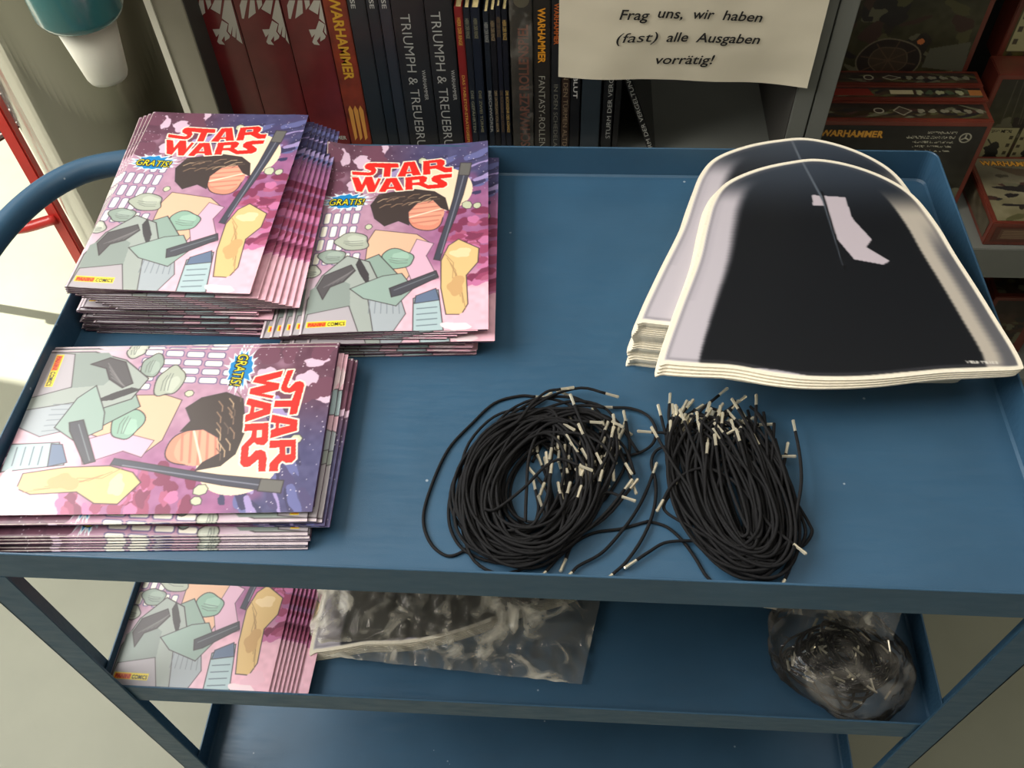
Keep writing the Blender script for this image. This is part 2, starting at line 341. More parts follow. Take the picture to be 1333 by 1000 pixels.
cv.poly(c8((270, 690), (300, 640), (420, 600), (440, 625), (390, 670), (330, 690), (300, 740)), (66, 62, 66), INK, 1)
for k in range(5): cv.line(c8((300 + k * 20, 690 - k * 6), (420 + k * 4, 630 - k * 3)), (116, 112, 114), .5)
cv.poly(c8((590, 700), (780, 630), (790, 655), (640, 725), (600, 735)), (58, 58, 68), INK, 1)
cv.line(c8((610, 708), (775, 645)), (120, 130, 140), .7)
cv.poly(c8((690, 740), (790, 705), (810, 860), (690, 870)), (160, 186, 192), INK, .9)   # pale blue slatted crate
cv.poly(c8((700, 730), (780, 700), (795, 745), (695, 760)), (84, 104, 138), INK, .8)
for k in range(4): cv.line(c8((705, 780 + 22 * k), (785, 772 + 22 * k)), (70, 84, 100), .9)
cv.poly(c8((800, 590), (830, 530), (870, 505), (950, 545), (945, 600), (900, 650), (905, 760), (880, 800), (820, 800), (800, 700)), (224, 182, 112), INK, .9)
for k in range(6): cv.line(c8((812 + k * 12, 560 + k * 20), (850 + k * 8, 600 + k * 30), (846 + k * 10, 660 + k * 24)), (170, 126, 76), .7)
q = c8p(880, 560); cv.blob(q[0], q[1], 9, 7, (240, 206, 150), .3, 61); q = c8p(860, 690); cv.blob(q[0], q[1], 8, 12, (204, 154, 92), .3, 62)
q = c8p(905, 810); cv.blob(q[0], q[1], 12, 7, (236, 176, 196), .3, 63); q = c8p(860, 845); cv.blob(q[0], q[1], 14, 5, (246, 214, 222), .3, 64)
# long dark slanted bar, right
cv.poly(c8((880, 185), (925, 190), (890, 320), (855, 420), (830, 480), (795, 590), (770, 585), (790, 520), (830, 400), (850, 330)), (52, 54, 70), INK, .8)
cv.line(c8((905, 195), (868, 330), (800, 560)), (120, 122, 140), 1.0); cv.poly(c8((880, 185), (925, 190), (915, 240), (870, 235)), (92, 90, 86), INK, .8)
for x, y, s in ((905, 365, 9), (945, 370, 7), (490, 440, 6), (720, 165, 8)):
    q = c8p(x, y); cv.blob(q[0], q[1], s * .6, s * .7, (190, 196, 160), .1, x, INK, .6, n=7)
cv.c = cv.c * 0.80 + cv.c.mean(2, keepdims=True) * 0.12 + 24
# title, star burst and publisher's badge
RED = (230, 46, 40); CREAM = (250, 236, 214)
title = [([(246, 257), (388, 281), (402, 270), (352, 247), (345, 228), (360, 212), (385, 207), (612, 232), (612, 262), (552, 258), (548, 328), (497, 325), (500, 255), (425, 243), (440, 264), (436, 285), (418, 301), (395, 306), (246, 284)], []),
 ([(655, 226), (735, 226), (782, 330), (722, 330), (712, 313), (672, 313), (665, 334), (605, 332)], [(692, 258), (678, 297), (706, 297)]),
 ([(797, 228), (930, 224), (955, 238), (958, 258), (942, 275), (965, 288), (1010, 288), (1008, 322), (955, 322), (890, 288), (850, 290), (852, 330), (798, 330)], [(850, 248), (895, 247), (898, 262), (850, 265)]),
 ([(245, 303), (300, 309), (330, 372), (356, 313), (408, 316), (434, 382), (456, 333), (480, 336), (432, 438), (388, 436), (362, 372), (334, 430), (290, 420)], []),
 ([(520, 338), (600, 340), (655, 440), (600, 442), (588, 424), (528, 424), (517, 444), (465, 440)], [(560, 374), (545, 405), (578, 405)]),
 ([(667, 342), (800, 337), (828, 350), (825, 378), (805, 391), (835, 410), (905, 408), (905, 402), (864, 382), (860, 360), (877, 343), (920, 335), (1008, 335), (1006, 362), (925, 367), (972, 398), (975, 420), (950, 436), (835, 440), (765, 406), (722, 406), (722, 438), (668, 438)], [(722, 368), (768, 366), (770, 382), (722, 384)])]
for P_, H_ in title: pp = c1(*P_); cv.line(pp + [pp[0]], CREAM, 3.0)
for P_, H_ in title:
    pp = c1(*P_); m = cv.mask(pp).astype(float)
    if H_: m -= cv.mask(c1(*H_))
    cv.blend(m, RED)
    if H_: hh = c1(*H_); cv.line(hh + [hh[0]], CREAM, 0.9)
def burst(cx, cy, rx, ry, n, col, inner, seed):
    P_ = []
    for k in range(2 * n):
        a = math.pi * k / n; f = 1 if k % 2 == 0 else inner; jr = 1 + 0.12 * math.sin(seed + 3.7 * k); P_.append((cx + rx * f * jr * math.cos(a), cy + ry * f * jr * math.sin(a)))
    return P_
bc = c1((212, 492))[0]
cv.poly(burst(bc[0], bc[1], 27, 15, 18, None, .6, 2), (214, 226, 230)); cv.poly(burst(bc[0], bc[1], 22.5, 12.5, 13, None, .72, 1), (30, 128, 190), (240, 246, 250), .8)
g0 = c1((72, 505))[0]; g1 = c1((352, 530))[0]; an = math.atan2(g1[1] - g0[1], g1[0] - g0[0]) * 0.6; gl = math.hypot(g1[0] - g0[0], g1[1] - g0[1])
for dx, dy in ((-.7, 0), (.7, 0), (0, .8), (0, -.7), (.7, .7), (-.6, -.6), (1.0, 1.0)): cv.text('GRATIS!', g0[0] + dx, g0[1] + 1 + dy, gl, 9.5, (24, 24, 30), an, 0.02, 0.15)
cv.text('GRATIS!', g0[0], g0[1] + 1, gl, 9.5, (250, 232, 40), an, 0.0, 0.15)
cv.poly([(6, 246), (42, 246), (42, 253), (6, 253)], (252, 226, 60)); cv.poly([(6.8, 246.8), (24, 246.8), (24, 252.2), (6.8, 252.2)], (244, 130, 30))
cv.text('PANINI', 7.6, 251.6, 15.6, 4.0, (200, 30, 30), 0, 0.03, 0.1); cv.text('COMICS', 25, 251.6, 16, 4.0, (30, 30, 30), 0, 0.03, 0.0)
cv.blur()

m_page = M('page_edges', (206, 199, 188), 0.8, vary=0.2, scale=260, bump=0.5, bscale=900)
m_back = M('cover_back_print', (96, 60, 84), 0.35, vary=0.5, scale=40)
TH_C = 0.00195
def bend_flat(u, v): return 0.0004 * np.sin(u * 0.03) * np.sin(v * 0.02)
def bend_a(u, v): return 0.0030 * np.clip((v - 170) / 90, 0, 1) ** 2 * (u / 170) * -0.5 + 0.0016 * np.clip(1 - u / 60, 0, 1) ** 2 + 0.001 * np.clip(1 - v / 60, 0, 1) ** 2
def bend_b(u, v): return 0.010 * np.clip(1 - (u + v * .7) / 55, 0, 1) ** 2 + 0.004 * np.clip(1 - v / 40, 0, 1) ** 2 + 0.004 * np.clip((u + (260 - v) - 340) / 90, 0, 1) ** 2 + 0.0012 * np.sin(u * .03)
def cover_mesh(fn, step=1):
    Xs, Ys = cv.X[::step, ::step], cv.Y[::step, ::step]; C_ = cv.c[::step, ::step]; ny, nx = Xs.shape
    z = TH_C + fn(Xs, Ys) - 0.0006 * np.clip(1 - Xs / 3.0, 0, 1) ** 2
    V = np.stack([(Xs - 85) / 1000, (130 - Ys) / 1000, z], -1).reshape(-1, 3); n0 = len(V)
    F_ = grid_faces(nx, ny)
    # fold down the spine and run back under the pages, following the same bend
    L0 = V.reshape(ny, nx, 3)[:, 0]; Ls = L0.copy(); Ls[:, 0] -= 0.0003; Ls[:, 2] -= 0.0008; cols_ = [Ls]
    for u in np.linspace(0, 169, 14):
        Lb = L0.copy(); Lb[:, 0] = (u - 85) / 1000; Lb[:, 2] = TH_C - 0.0018 + fn(np.full(ny, u), Ys[:, 0]); cols_.append(Lb)
    V2 = np.concatenate([V] + cols_); i = np.arange(ny - 1); a = i * nx
    F2 = [np.stack([a, n0 + i, n0 + i + 1, a + nx], 1)[:, ::-1]]
    for k in range(len(cols_) - 1): b0 = n0 + k * ny; F2.append(np.stack([b0 + i, b0 + ny + i, b0 + ny + i + 1, b0 + i + 1], 1)[:, ::-1])
    cl = np.concatenate([C_.reshape(-1, 3), C_[:, 0]] + [np.zeros((ny, 3)) + (90, 58, 84)] * (len(cols_) - 1))
    return attr_mesh('cover', V2, np.concatenate([F_] + F2), cl, MPRINT)
def pages_mesh(fn, seed):
    r = np.random.default_rng(seed); nx, ny = 36, 64; us = np.linspace(0.6, 169.2, nx); vs = np.linspace(0.8, 259.2, ny); V = []; F_ = []
    for lay, dz in ((0, -0.00025), (1, -0.0017)):
        for v in vs:
            for u in us: V.append(((u - 85) / 1000 + (r.uniform(-.0004, .0004) if u > 160 else 0), (130 - v) / 1000, TH_C + float(fn(u, v)) + dz))
    n0 = nx * ny; idx = lambda l, i, j: l * n0 + i * nx + j
    for i in range(ny - 1):
        for j in range(nx - 1): F_.append((idx(0, i, j), idx(0, i + 1, j), idx(0, i + 1, j + 1), idx(0, i, j + 1))); F_.append((idx(1, i, j), idx(1, i, j + 1), idx(1, i + 1, j + 1), idx(1, i + 1, j)))
    ring = [(i, 0) for i in range(ny)] + [(ny - 1, j) for j in range(1, nx)] + [(i, nx - 1) for i in range(ny - 2, -1, -1)] + [(0, j) for j in range(nx - 2, 0, -1)]
    for k in range(len(ring)):
        a, b = ring[k], ring[(k + 1) % len(ring)]; F_.append((idx(0, *a), idx(1, *a), idx(1, *b), idx(0, *b)))
    me = bpy.data.meshes.new('pages'); me.from_pydata(V, [], F_); me.materials.append(m_page); return me
kinds = {'flat': (cover_mesh(bend_flat), pages_mesh(bend_flat, 1)), 'a': (cover_mesh(bend_a), pages_mesh(bend_a, 2)), 'b': (cover_mesh(bend_b), pages_mesh(bend_b, 3))}
def comic(x, y, z, a, kind, label, group):
    t = empty('comic_magazine', (x, y, z), label, 'magazine', group, a)
    link(bpy.data.objects.new('pages', kinds[kind][1]), t); link(bpy.data.objects.new('cover', kinds[kind][0]), t)
    return t
R_ = random.Random(3)
# rear left pile, ground up
N1 = 29
for k in range(N1):
    f = k / (N1 - 1); z = k * 0.00205
    x, y, a = 0.0965, 0.3825, -0.008
    top_i = N1 - 1 - k
    if top_i == 0: lab = 'topmost comic magazine on the tall rear left pile, red lettered cover and yellow burst'
    elif top_i <= 3:
        lab = ['', 'second comic from the top of the rear left pile, peeking out at its left', 'third comic from the top of the rear left pile, peeking out at its left', 'fourth comic from the top of the rear left pile, leftmost in the fan'][top_i]
        a = -0.008 + 0.022 * top_i; x -= 0.0029 * top_i; y += 0.0014 * top_i
    elif top_i <= 10:
        x += 0.0050 * (top_i - 3); y -= 0.0003 * (top_i - 4) ; a = -0.008 + 0.0060 * (top_i - 3); lab = None
    else:
        x += 0.002 - 0.006 * (1 - f) + R_.uniform(-.0035, .0035) + (0.012 if k % 4 == 0 else 0); y += -0.0005 - 0.001 * (1 - f) + R_.uniform(-.0018, .0010); a = 0.0 + R_.uniform(-.012, .016); lab = None
    if lab: comic(x, y, z, a, 'a', lab, None)
    else:
        if top_i <= 10: comic(x, y, z, a, 'flat', 'comic in the right-hand fan of the rear left pile, its right cover edge showing', 'fanned comics at the right of the rear left pile')
        else: comic(x, y, z, a, 'flat', 'comic low in the tall rear left pile, only its grey page edges showing', 'comics low in the rear left pile')
N2 = 16
for k in range(N2):
    top_i = N2 - 1 - k; z = k * 0.00205; x, y, a = 0.2990, 0.3630, 0.074
    if top_i == 0: comic(x, y, z, a, 'b', 'topmost comic on the middle rear pile, curled top left corner, red title lettering', None); continue
    if top_i <= 4: x -= 0.0078 * top_i; y -= 0.0005 * top_i; a = 0.074 - 0.012 * top_i; comic(x, y, z, a, 'flat', 'comic fanned out under the left edge of the topmost comic of the middle pile', 'fanned comics at the left of the middle pile'); continue
    if top_i == 5: comic(x + .0085, y - 0.004, z, 0.052, 'flat', 'comic poking out at the right of the middle pile', None); continue
    comic(x - 0.011 + R_.uniform(-.004, .004), y - 0.001 + R_.uniform(-.003, .003), z, 0.04 + R_.uniform(-.02, .02), 'flat', 'comic low in the middle rear pile, only its page edges showing', 'comics low in the middle pile')
N3 = 13
for k in range(N3):
    top_i = N3 - 1 - k; z = k * 0.00205; x, y = 0.1350, 0.1290
    if top_i == 0: comic(x, y, z, -math.pi / 2 + 0.054, 'flat', 'topmost comic on the front pile, turned sideways with its title running down the right', None)
    elif top_i == 1: comic(x, y + 0.0055, z, -math.pi / 2 + 0.054, 'flat', 'second comic of the front pile, sideways, its badge edge just behind the topmost', None)
    elif top_i in (3, 4, 5, 6): comic(x + 0.004 + 0.0035 * (top_i - 3), y - 0.003, z, math.pi / 2 + 0.03 + .004 * top_i if top_i < 5 else -math.pi / 2 + .03, 'flat', 'comic sticking out at the right end of the front pile', 'comics sticking out right of the front pile')
    else: comic(x - 0.004 + R_.uniform(-.002, .002), y - 0.004 - 0.0012 * top_i + R_.uniform(-.0006, .0006), z, math.pi / 2 + 0.05 + R_.uniform(-.006, .006), 'flat', 'comic in the front pile with its folded spine facing the front rim', 'comics low in the front pile')
N4 = 13
for k in range(N4):
    top_i = N4 - 1 - k; z = Z2 + k * 0.00205; x, y, a = 0.0900, 0.1360, -0.015
    if top_i == 0: comic(x, y, z, a, 'flat', 'topmost comic of the pile on the middle shelf, half hidden under the top tray', None)
    elif top_i < 7: comic(x + 0.0042 * top_i, y + 0.0002 * top_i, z, a - 0.002 * top_i, 'flat', 'comic fanned out at the right of the pile on the middle shelf', 'fanned comics on the middle shelf')
    else: comic(x + 0.036 + R_.uniform(-.003, .003), y + 0.003, z, a - 0.02, 'flat', 'comic at the bottom of the pile on the middle shelf', 'bottom comics on the middle shelf')

# ------------------------------------------------------------------ cut-out card masks
ZA = 0.060
mo_px = [(858, 470), (880, 405), (905, 340), (916, 295), (926, 262), (945, 238), (985, 220), (1030, 210), (1065, 207), (1110, 215), (1155, 232), (1190, 255), (1220, 292), (1243, 330), (1272, 375), (1300, 420), (1320, 452), (1331, 474), (1328, 481), (1290, 483), (1235, 485), (1200, 488), (1150, 493), (1100, 495), (1050, 494), (1005, 489), (955, 480), (905, 477), (870, 474)]
MO = np.array([PZ(x, y, ZA)[:2] for x, y in mo_px]); mc0 = MO.mean(0); MOl = MO - mc0
sm = np.array(catmull([np.append(p, 0) for p in MOl], 5, True))[:, :2]
m_cardw = M('white_card_edge', (236, 228, 208), 0.7, vary=0.06, scale=400)
def card_body():
    t = 0.0016; n = len(sm); V = [(x, y, 0) for x, y in sm] + [(x, y, t) for x, y in sm]
    F_ = [tuple(range(n)), tuple(range(2 * n - 1, n - 1, -1))] + [(k, n + k, n + (k + 1) % n, (k + 1) % n) for k in range(n)]
    me = bpy.data.meshes.new('card'); me.from_pydata(V, [], F_); bm = bmesh.new(); bm.from_mesh(me); bmesh.ops.recalc_face_normals(bm, faces=bm.faces); bm.to_mesh(me); bm.free(); me.materials.append(m_cardw); return me
x0, y0 = sm.min(0); x1, y1 = sm.max(0)
cm = Canvas((x1 - x0) * 1000, (y1 - y0) * 1000, 0.9, (21, 23, 27)); sp = np.array([((x - x0) * 1000, (y1 - y) * 1000) for x, y in sm])
ins = cm.mask(sp)
D = np.full(cm.X.shape, 1e9)
for k in range(len(sp)):
    a, b = sp[k], sp[(k + 1) % len(sp)]; d = b - a; L = d @ d + 1e-9; t = np.clip(((cm.X - a[0]) * d[0] + (cm.Y - a[1]) * d[1]) / L, 0, 1); D = np.minimum(D, np.hypot(cm.X - a[0] - t * d[0], cm.Y - a[1] - t * d[1]))
# horizontal run from the left and right outline
rows = np.arange(cm.ny); lft = np.array([cm.X[i][ins[i]].min() if ins[i].any() else 0 for i in rows]); rgt = np.array([cm.X[i][ins[i]].max() if ins[i].any() else 0 for i in rows])
dl = cm.X - lft[:, None]; dr = rgt[:, None] - cm.X; fy = cm.Y / cm.h
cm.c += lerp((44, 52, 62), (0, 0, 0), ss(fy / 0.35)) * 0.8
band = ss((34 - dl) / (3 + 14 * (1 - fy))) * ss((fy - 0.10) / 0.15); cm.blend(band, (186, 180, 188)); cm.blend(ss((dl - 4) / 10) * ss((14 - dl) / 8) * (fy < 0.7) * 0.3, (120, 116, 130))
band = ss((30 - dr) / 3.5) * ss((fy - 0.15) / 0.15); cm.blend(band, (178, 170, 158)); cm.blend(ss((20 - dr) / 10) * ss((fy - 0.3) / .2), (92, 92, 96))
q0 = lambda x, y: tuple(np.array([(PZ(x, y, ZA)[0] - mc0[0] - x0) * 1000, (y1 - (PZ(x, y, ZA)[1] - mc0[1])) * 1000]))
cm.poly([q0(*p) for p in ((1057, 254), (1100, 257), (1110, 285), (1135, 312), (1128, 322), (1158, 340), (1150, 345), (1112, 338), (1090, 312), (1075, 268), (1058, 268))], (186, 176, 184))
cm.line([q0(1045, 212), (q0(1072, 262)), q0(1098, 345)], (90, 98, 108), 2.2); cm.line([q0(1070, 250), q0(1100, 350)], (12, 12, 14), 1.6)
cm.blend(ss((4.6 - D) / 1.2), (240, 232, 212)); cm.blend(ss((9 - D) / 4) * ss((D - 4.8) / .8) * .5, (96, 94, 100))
q = q0(1258, 473); q2 = q0(1300, 474); cm.text('WERBEMITTEL 89208', q[0], q[1], q2[0] - q[0], 2.6, (220, 216, 206), 0, 0.02)
cm.blur()
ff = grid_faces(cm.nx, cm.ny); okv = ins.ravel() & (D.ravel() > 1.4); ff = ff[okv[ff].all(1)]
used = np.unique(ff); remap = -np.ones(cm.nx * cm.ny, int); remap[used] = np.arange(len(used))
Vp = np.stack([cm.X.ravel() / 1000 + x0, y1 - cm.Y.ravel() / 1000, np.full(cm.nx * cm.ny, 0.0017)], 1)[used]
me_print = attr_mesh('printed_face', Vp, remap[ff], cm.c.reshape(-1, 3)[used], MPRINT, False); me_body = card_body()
def card(x, y, z, a, label, group, sc_=1.0):
    t = empty('cutout_card', (x, y, z), label, 'card', group, a)
    link(bpy.data.objects.new('card', me_body), t); link(bpy.data.objects.new('printed_face', me_print), t); return t
NB = 29; cbx, cby = PZ(1062, 338, 0.048)[:2]
for k in range(NB):
    f = k / (NB - 1); dx = -0.006 * (1 - f) + 0.0015 * math.sin(k * .55); dy = -0.006 * (1 - f) ** 1.5 + 0.0012 * math.sin(k * .8 + 1)
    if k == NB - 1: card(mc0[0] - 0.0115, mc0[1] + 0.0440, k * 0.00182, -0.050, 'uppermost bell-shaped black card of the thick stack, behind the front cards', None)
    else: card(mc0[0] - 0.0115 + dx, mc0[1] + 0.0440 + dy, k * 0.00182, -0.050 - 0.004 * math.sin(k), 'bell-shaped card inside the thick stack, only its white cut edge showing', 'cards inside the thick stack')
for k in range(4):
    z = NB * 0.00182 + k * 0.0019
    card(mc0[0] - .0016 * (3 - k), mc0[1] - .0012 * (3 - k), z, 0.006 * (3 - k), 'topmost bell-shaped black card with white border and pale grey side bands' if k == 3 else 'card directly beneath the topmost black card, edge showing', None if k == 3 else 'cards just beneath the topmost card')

# ------------------------------------------------------------------ elastic cords with metal ends
m_cord = M('black_elastic', (20, 20, 22), 0.75, vary=0.3, scale=600, bump=0.4, bscale=1500, spec=0.25); m_tip = M('bright_metal_tip', (246, 238, 214), 0.2, 0.7, vary=0.05)
tip_me = None
def tip(p, d, parent, mat=None):
    global tip_me
    if tip_me is None:
        path = [np.array([t, 0, 0]) for t in (0, .0006, .007, .0133, .014)]; V, F_ = tube_data(path, [.0007, .00135, .0013, .0015, .0008], 6)
        tip_me = bpy.data.meshes.new('metal_tip'); tip_me.from_pydata([tuple(v) for v in V], [], F_); tip_me.materials.append(m_tip)
    o = link(bpy.data.objects.new('metal_tip', tip_me), parent); o.location = tuple(p); o.rotation_euler = Vector(tuple(d)).to_track_quat('X', 'Z').to_euler()
def cord(path, label, group, tips=(1, 1), r=0.00135):
    path = [np.asarray(p, float) for p in path]; c = np.mean(path, 0); c[2] = min(p[2] for p in path)
    t = empty('elastic_cord', c, label, 'cord', group); pl = [p - c for p in path]; V, F_ = tube_data(pl, r, 6); mk('elastic', V, F_, m_cord, t, True)
    if tips[0]: d = pl[0] - pl[1]; d /= np.linalg.norm(d); tip(pl[0] - d * .002, d, t)
    if tips[1]: d = pl[-1] - pl[-2]; d /= np.linalg.norm(d); tip(pl[-1] - d * .002, d, t)
rc = random.Random(11)
def px_path(pts, z0=0.0014, zf=None, n=6):
    out = []
    for i, (x, y) in enumerate(pts):
        z = z0 if zf is None else zf(i / (len(pts) - 1)); out.append(PZ(x, y, z))
    return catmull(out, n)
def coil(cx, cy, rx, ry, shear, a0, a1, z, jit, outflare):
    pts = []; n = 17; ph = rc.uniform(0, 6.28); wob = rc.uniform(.03, .10)
    for k in range(n + 1):
        a = math.radians(a0 + (a1 - a0) * k / n); q = 1 + wob * math.sin(3 * a + ph)
        x = rx * q * math.cos(a); y = ry * q * math.sin(a); x += shear * y
        e = min(k, n - k)
        if e < 3: x += outflare[0] * (3 - e) / 3; y += outflare[1] * (3 - e) / 3
        pts.append(PZ(cx + x, cy - y, z + 0.0012 * math.sin(a * 2 + ph)))
    return catmull(pts, 4)
for k in range(60):
    z = 0.0016 + 0.018 * (k / 60) ** .9; f = rc.random()
    rx = 36 + 62 * f; ry = 56 + 48 * f + rc.uniform(-5, 5); a0 = rc.uniform(-5, 62); a1 = 360 + rc.uniform(-8, 50) - 4
    pts = coil(694 + rc.uniform(-9, 9), 636 + rc.uniform(-7, 4) - 8 * (k / 60), rx, ry, 0.22, a0, a1, z, 2, (rc.uniform(-40, 45), rc.uniform(-25, 35)))
    cord(pts, 'black elastic cord wound in the left coil', 'cords of the left coil', (k % 2, 1))
for k in range(64):
    z = 0.0016 + 0.020 * (k / 64) ** .9; f = rc.random()
    rx = 9 + 70 * f; ry = 64 + 40 * f + rc.uniform(-5, 5); a0 = 90 + rc.uniform(8, 50); a1 = a0 + rc.uniform(265, 330)
    pts = coil(955 + rc.uniform(-9, 9), 650 + rc.uniform(-9, 2) - 10 * (k / 64), rx, ry, -0.30, a0, a1, z, 2, (rc.uniform(-48, 48), rc.uniform(-8, 30)))
    cord(pts, 'black elastic cord wound in the right coil', 'cords of the right coil', (1, k % 3 == 0))
c2 = lambda *p: [(530 + x * .27, 490 + y * .27) for x, y in p]; c3 = lambda *p: [(820 + x * .28, 490 + y * .28) for x, y in p]
cord(px_path(c2((620, 98), (540, 95), (420, 130), (310, 230), (200, 350), (120, 520), (78, 680), (110, 800), (190, 865), (275, 840), (340, 770), (385, 660), (400, 560), (395, 475))), 'loose cord looping out widest to the left of the left coil', None)
cord(px_path(c2((650, 110), (520, 200), (330, 320), (225, 520), (200, 680), (240, 800), (330, 870), (480, 905), (600, 890)), 0.003), 'cord forming the second widest loop left of the left coil', None)
cord(px_path(c2((990, 150), (1080, 155), (1160, 190), (1200, 260), (1180, 330), (1100, 375), (1020, 370), (940, 300), (860, 240), (760, 210)), 0.0035), 'cord making a round loop between the two coils at the top', None)
cord(px_path(c2((780, 92), (860, 125), (930, 180), (1000, 290), (1045, 400), (1085, 510)), 0.008), 'cord arching over the upper right of the left coil', None)
cord(px_path(c2((765, 880), (800, 810), (900, 755), (1030, 735), (1150, 702)) + c3((90, 675), (170, 700), (240, 760), (300, 840), (345, 915), (375, 950)), 0.0014), 'cord running along the front from one coil to the other', None)
cord(px_path(c2((795, 945), (830, 912), (940, 850), (1040, 740), (1110, 640), (1155, 550), (1185, 470)), 0.0035), 'cord crossing diagonally between the coils, its tip near the upper gap', None)
cord(px_path(c2((990, 955), (1060, 890), (1140, 770), (1190, 640)) + c3((120, 500), (100, 400), (130, 340), (220, 310), (300, 260), (420, 232), (600, 225)), 0.0055, lambda t: 0.003 + 0.022 * max(0, t - .6)), 'cord rising from the front rim into the top of the right coil', None)
cord(px_path(c3((30, 855), (90, 815), (160, 775), (250, 765), (400, 770)), 0.0038), 'short cord end lying left of the right coil near the front', None)
cord(px_path(c2((670, 940), (760, 830), (850, 680), (890, 590), (880, 520)), 0.004, lambda t: .004 + .010 * t), 'cord leaving the left coil at its lower right', None)
cord(px_path(c3((705, 372), (640, 372), (560, 372)), 0.012), 'cord end pointing right out of the right coil', None, (1, 0))
cord(px_path(c3((587, 135), (585, 200), (575, 280)), 0.016), 'cord end standing up behind the right coil, nearest the cards', None, (1, 0))
cord(px_path(c3((100, 260), (190, 270), (280, 330), (330, 420)), 0.010), 'cord end reaching left toward the round loop', None, (1, 0))
cord(px_path(c3((155, 575), (200, 500), (280, 440), (370, 430), (470, 480), (560, 570), (650, 690), (760, 780)), 0.019), 'cord arching across the top of the right coil', None)
cord(px_path(c3((600, 240), (680, 400), (760, 560), (830, 680), (845, 730), (800, 790), (740, 770)), 0.006), 'cord bulging out on the right of the right coil', None)
cord(px_path(c3((560, 250), (660, 380), (740, 540), (800, 660), (815, 740), (770, 830), (720, 945)), 0.009), 'cord bulging right of the right coil and running to the front rim', None)
cord(px_path(c3((190, 540), (160, 620), (280, 700), (420, 780), (560, 840), (680, 860)), 0.016), 'cord crossing the left flank of the right coil', None, (1, 0))
cord(px_path(c2((880, 220), (760, 215), (650, 250), (590, 380), (575, 560), (570, 700)), 0.019), 'cord hanging straight across the opening of the left coil', None, (1, 0))
cord(px_path(c2((830, 430), (740, 400), (660, 440), (560, 540), (430, 640), (370, 640)), 0.020), 'cord lying over the opening of the left coil', None, (1, 0))
cord(px_path(c2((1035, 580), (960, 560), (860, 600), (740, 640), (640, 700)), 0.012), 'cord end sticking out right of the left coil', None, (1, 0))
for i, (x, y, a) in enumerate(((707, 632, -8), (632, 618, 0), (639, 735, 80), (735, 735, 80), (720, 648, 65), (760, 560, -35))):
    if i < 1: continue
# ------------------------------------------------------------------ plastic bags on the middle shelf
def plastic(name, tint, dens):
    m = bpy.data.materials.new(name); m.use_nodes = True; n = m.node_tree.nodes; L = m.node_tree.links; n.clear()
    o = n.new('ShaderNodeOutputMaterial'); tr = n.new('ShaderNodeBsdfTransparent'); gl = n.new('ShaderNodeBsdfGlossy'); gl.inputs['Roughness'].default_value = 0.12
    df = n.new('ShaderNodeBsdfTranslucent'); df.inputs[0].default_value = (*lin(tint), 1); d2 = n.new('ShaderNodeBsdfDiffuse'); d2.inputs[0].default_value = (*lin(tint), 1)
    t = n.new('ShaderNodeTexCoord'); nz_ = n.new('ShaderNodeTexNoise'); nz_.inputs['Scale'].default_value = 22; nz_.inputs['Detail'].default_value = 6; nz_.inputs['Distortion'].default_value = 1.2; L.new(t.outputs['Object'], nz_.inputs['Vector'])
    bp = n.new('ShaderNodeBump'); bp.inputs['Strength'].default_value = 0.8; bp.inputs['Distance'].default_value = 0.01; L.new(nz_.outputs['Fac'], bp.inputs['Height']); L.new(bp.outputs['Normal'], gl.inputs['Normal'])
    fr = n.new('ShaderNodeFresnel'); fr.inputs['IOR'].default_value = 1.45; L.new(bp.outputs['Normal'], fr.inputs['Normal'])
    m1 = n.new('ShaderNodeMixShader'); cr = n.new('ShaderNodeMapRange'); cr.inputs['From Min'].default_value = 0.50; cr.inputs['From Max'].default_value = 0.72
    cr.inputs['To Min'].default_value = dens * .35; cr.inputs['To Max'].default_value = min(1, dens * 3.2); L.new(nz_.outputs['Fac'], cr.inputs['Value']); L.new(cr.outputs['Result'], m1.inputs[0]); L.new(tr.outputs[0], m1.inputs[1]); L.new(d2.outputs[0], m1.inputs[2])
    m2 = n.new('ShaderNodeMixShader'); L.new(fr.outputs[0], m2.inputs[0]); L.new(m1.outputs[0], m2.inputs[1]); L.new(gl.outputs[0], m2.inputs[2]); L.new(m2.outputs[0], o.inputs[0]); return m
m_film = plastic('clear_film', (244, 238, 220), 0.28)
m_film2 = plastic('clear_film_thin', (214, 208, 196), 0.09)
bl = PZ(403, 848, Z2 + 0.014); br = PZ(690, 786, Z2 + 0.014); th = math.atan2(br[1] - bl[1], br[0] - bl[0])
c_, s_ = math.cos(th), math.sin(th); lb = MOl[0]
for k in range(7):
    ox = bl[0] - (lb[0] * c_ - lb[1] * s_); oy = bl[1] - (lb[0] * s_ + lb[1] * c_)
    card(ox + .0006 * math.sin(k), oy - 0.0006 * (6 - k), Z2 + 0.001 + k * 0.0019, th, 'bell-shaped black card in the clear film bag, on top' if k == 6 else 'card under the top one inside the clear film bag', None if k == 6 else 'cards in the film bag')
def film_sheet(name, corners, nx, ny, zf, mat, label, cat):
    V = []; a, b, c, d = [np.asarray(q, float) for q in corners]
    for i in range(ny + 1):
        for j in range(nx + 1):
            u, v = j / nx, i / ny; p = (a * (1 - u) + b * u) * (1 - v) + (d * (1 - u) + c * u) * v
            n1 = mnoise.noise(Vector((p[0] * 16, p[1] * 16, 1))); n2 = mnoise.noise(Vector((p[0] * 60, p[1] * 34, 5)))
            V.append((p[0], p[1], zf(u, v) + 0.005 * abs(n1) + 0.0035 * (1 - abs(n2) * 2)))
    F_ = [(i * (nx + 1) + j, i * (nx + 1) + j + 1, (i + 1) * (nx + 1) + j + 1, (i + 1) * (nx + 1) + j) for i in range(ny) for j in range(nx)]
    o = mk(name, V, F_, mat, None, True); return tag(o, label, cat)
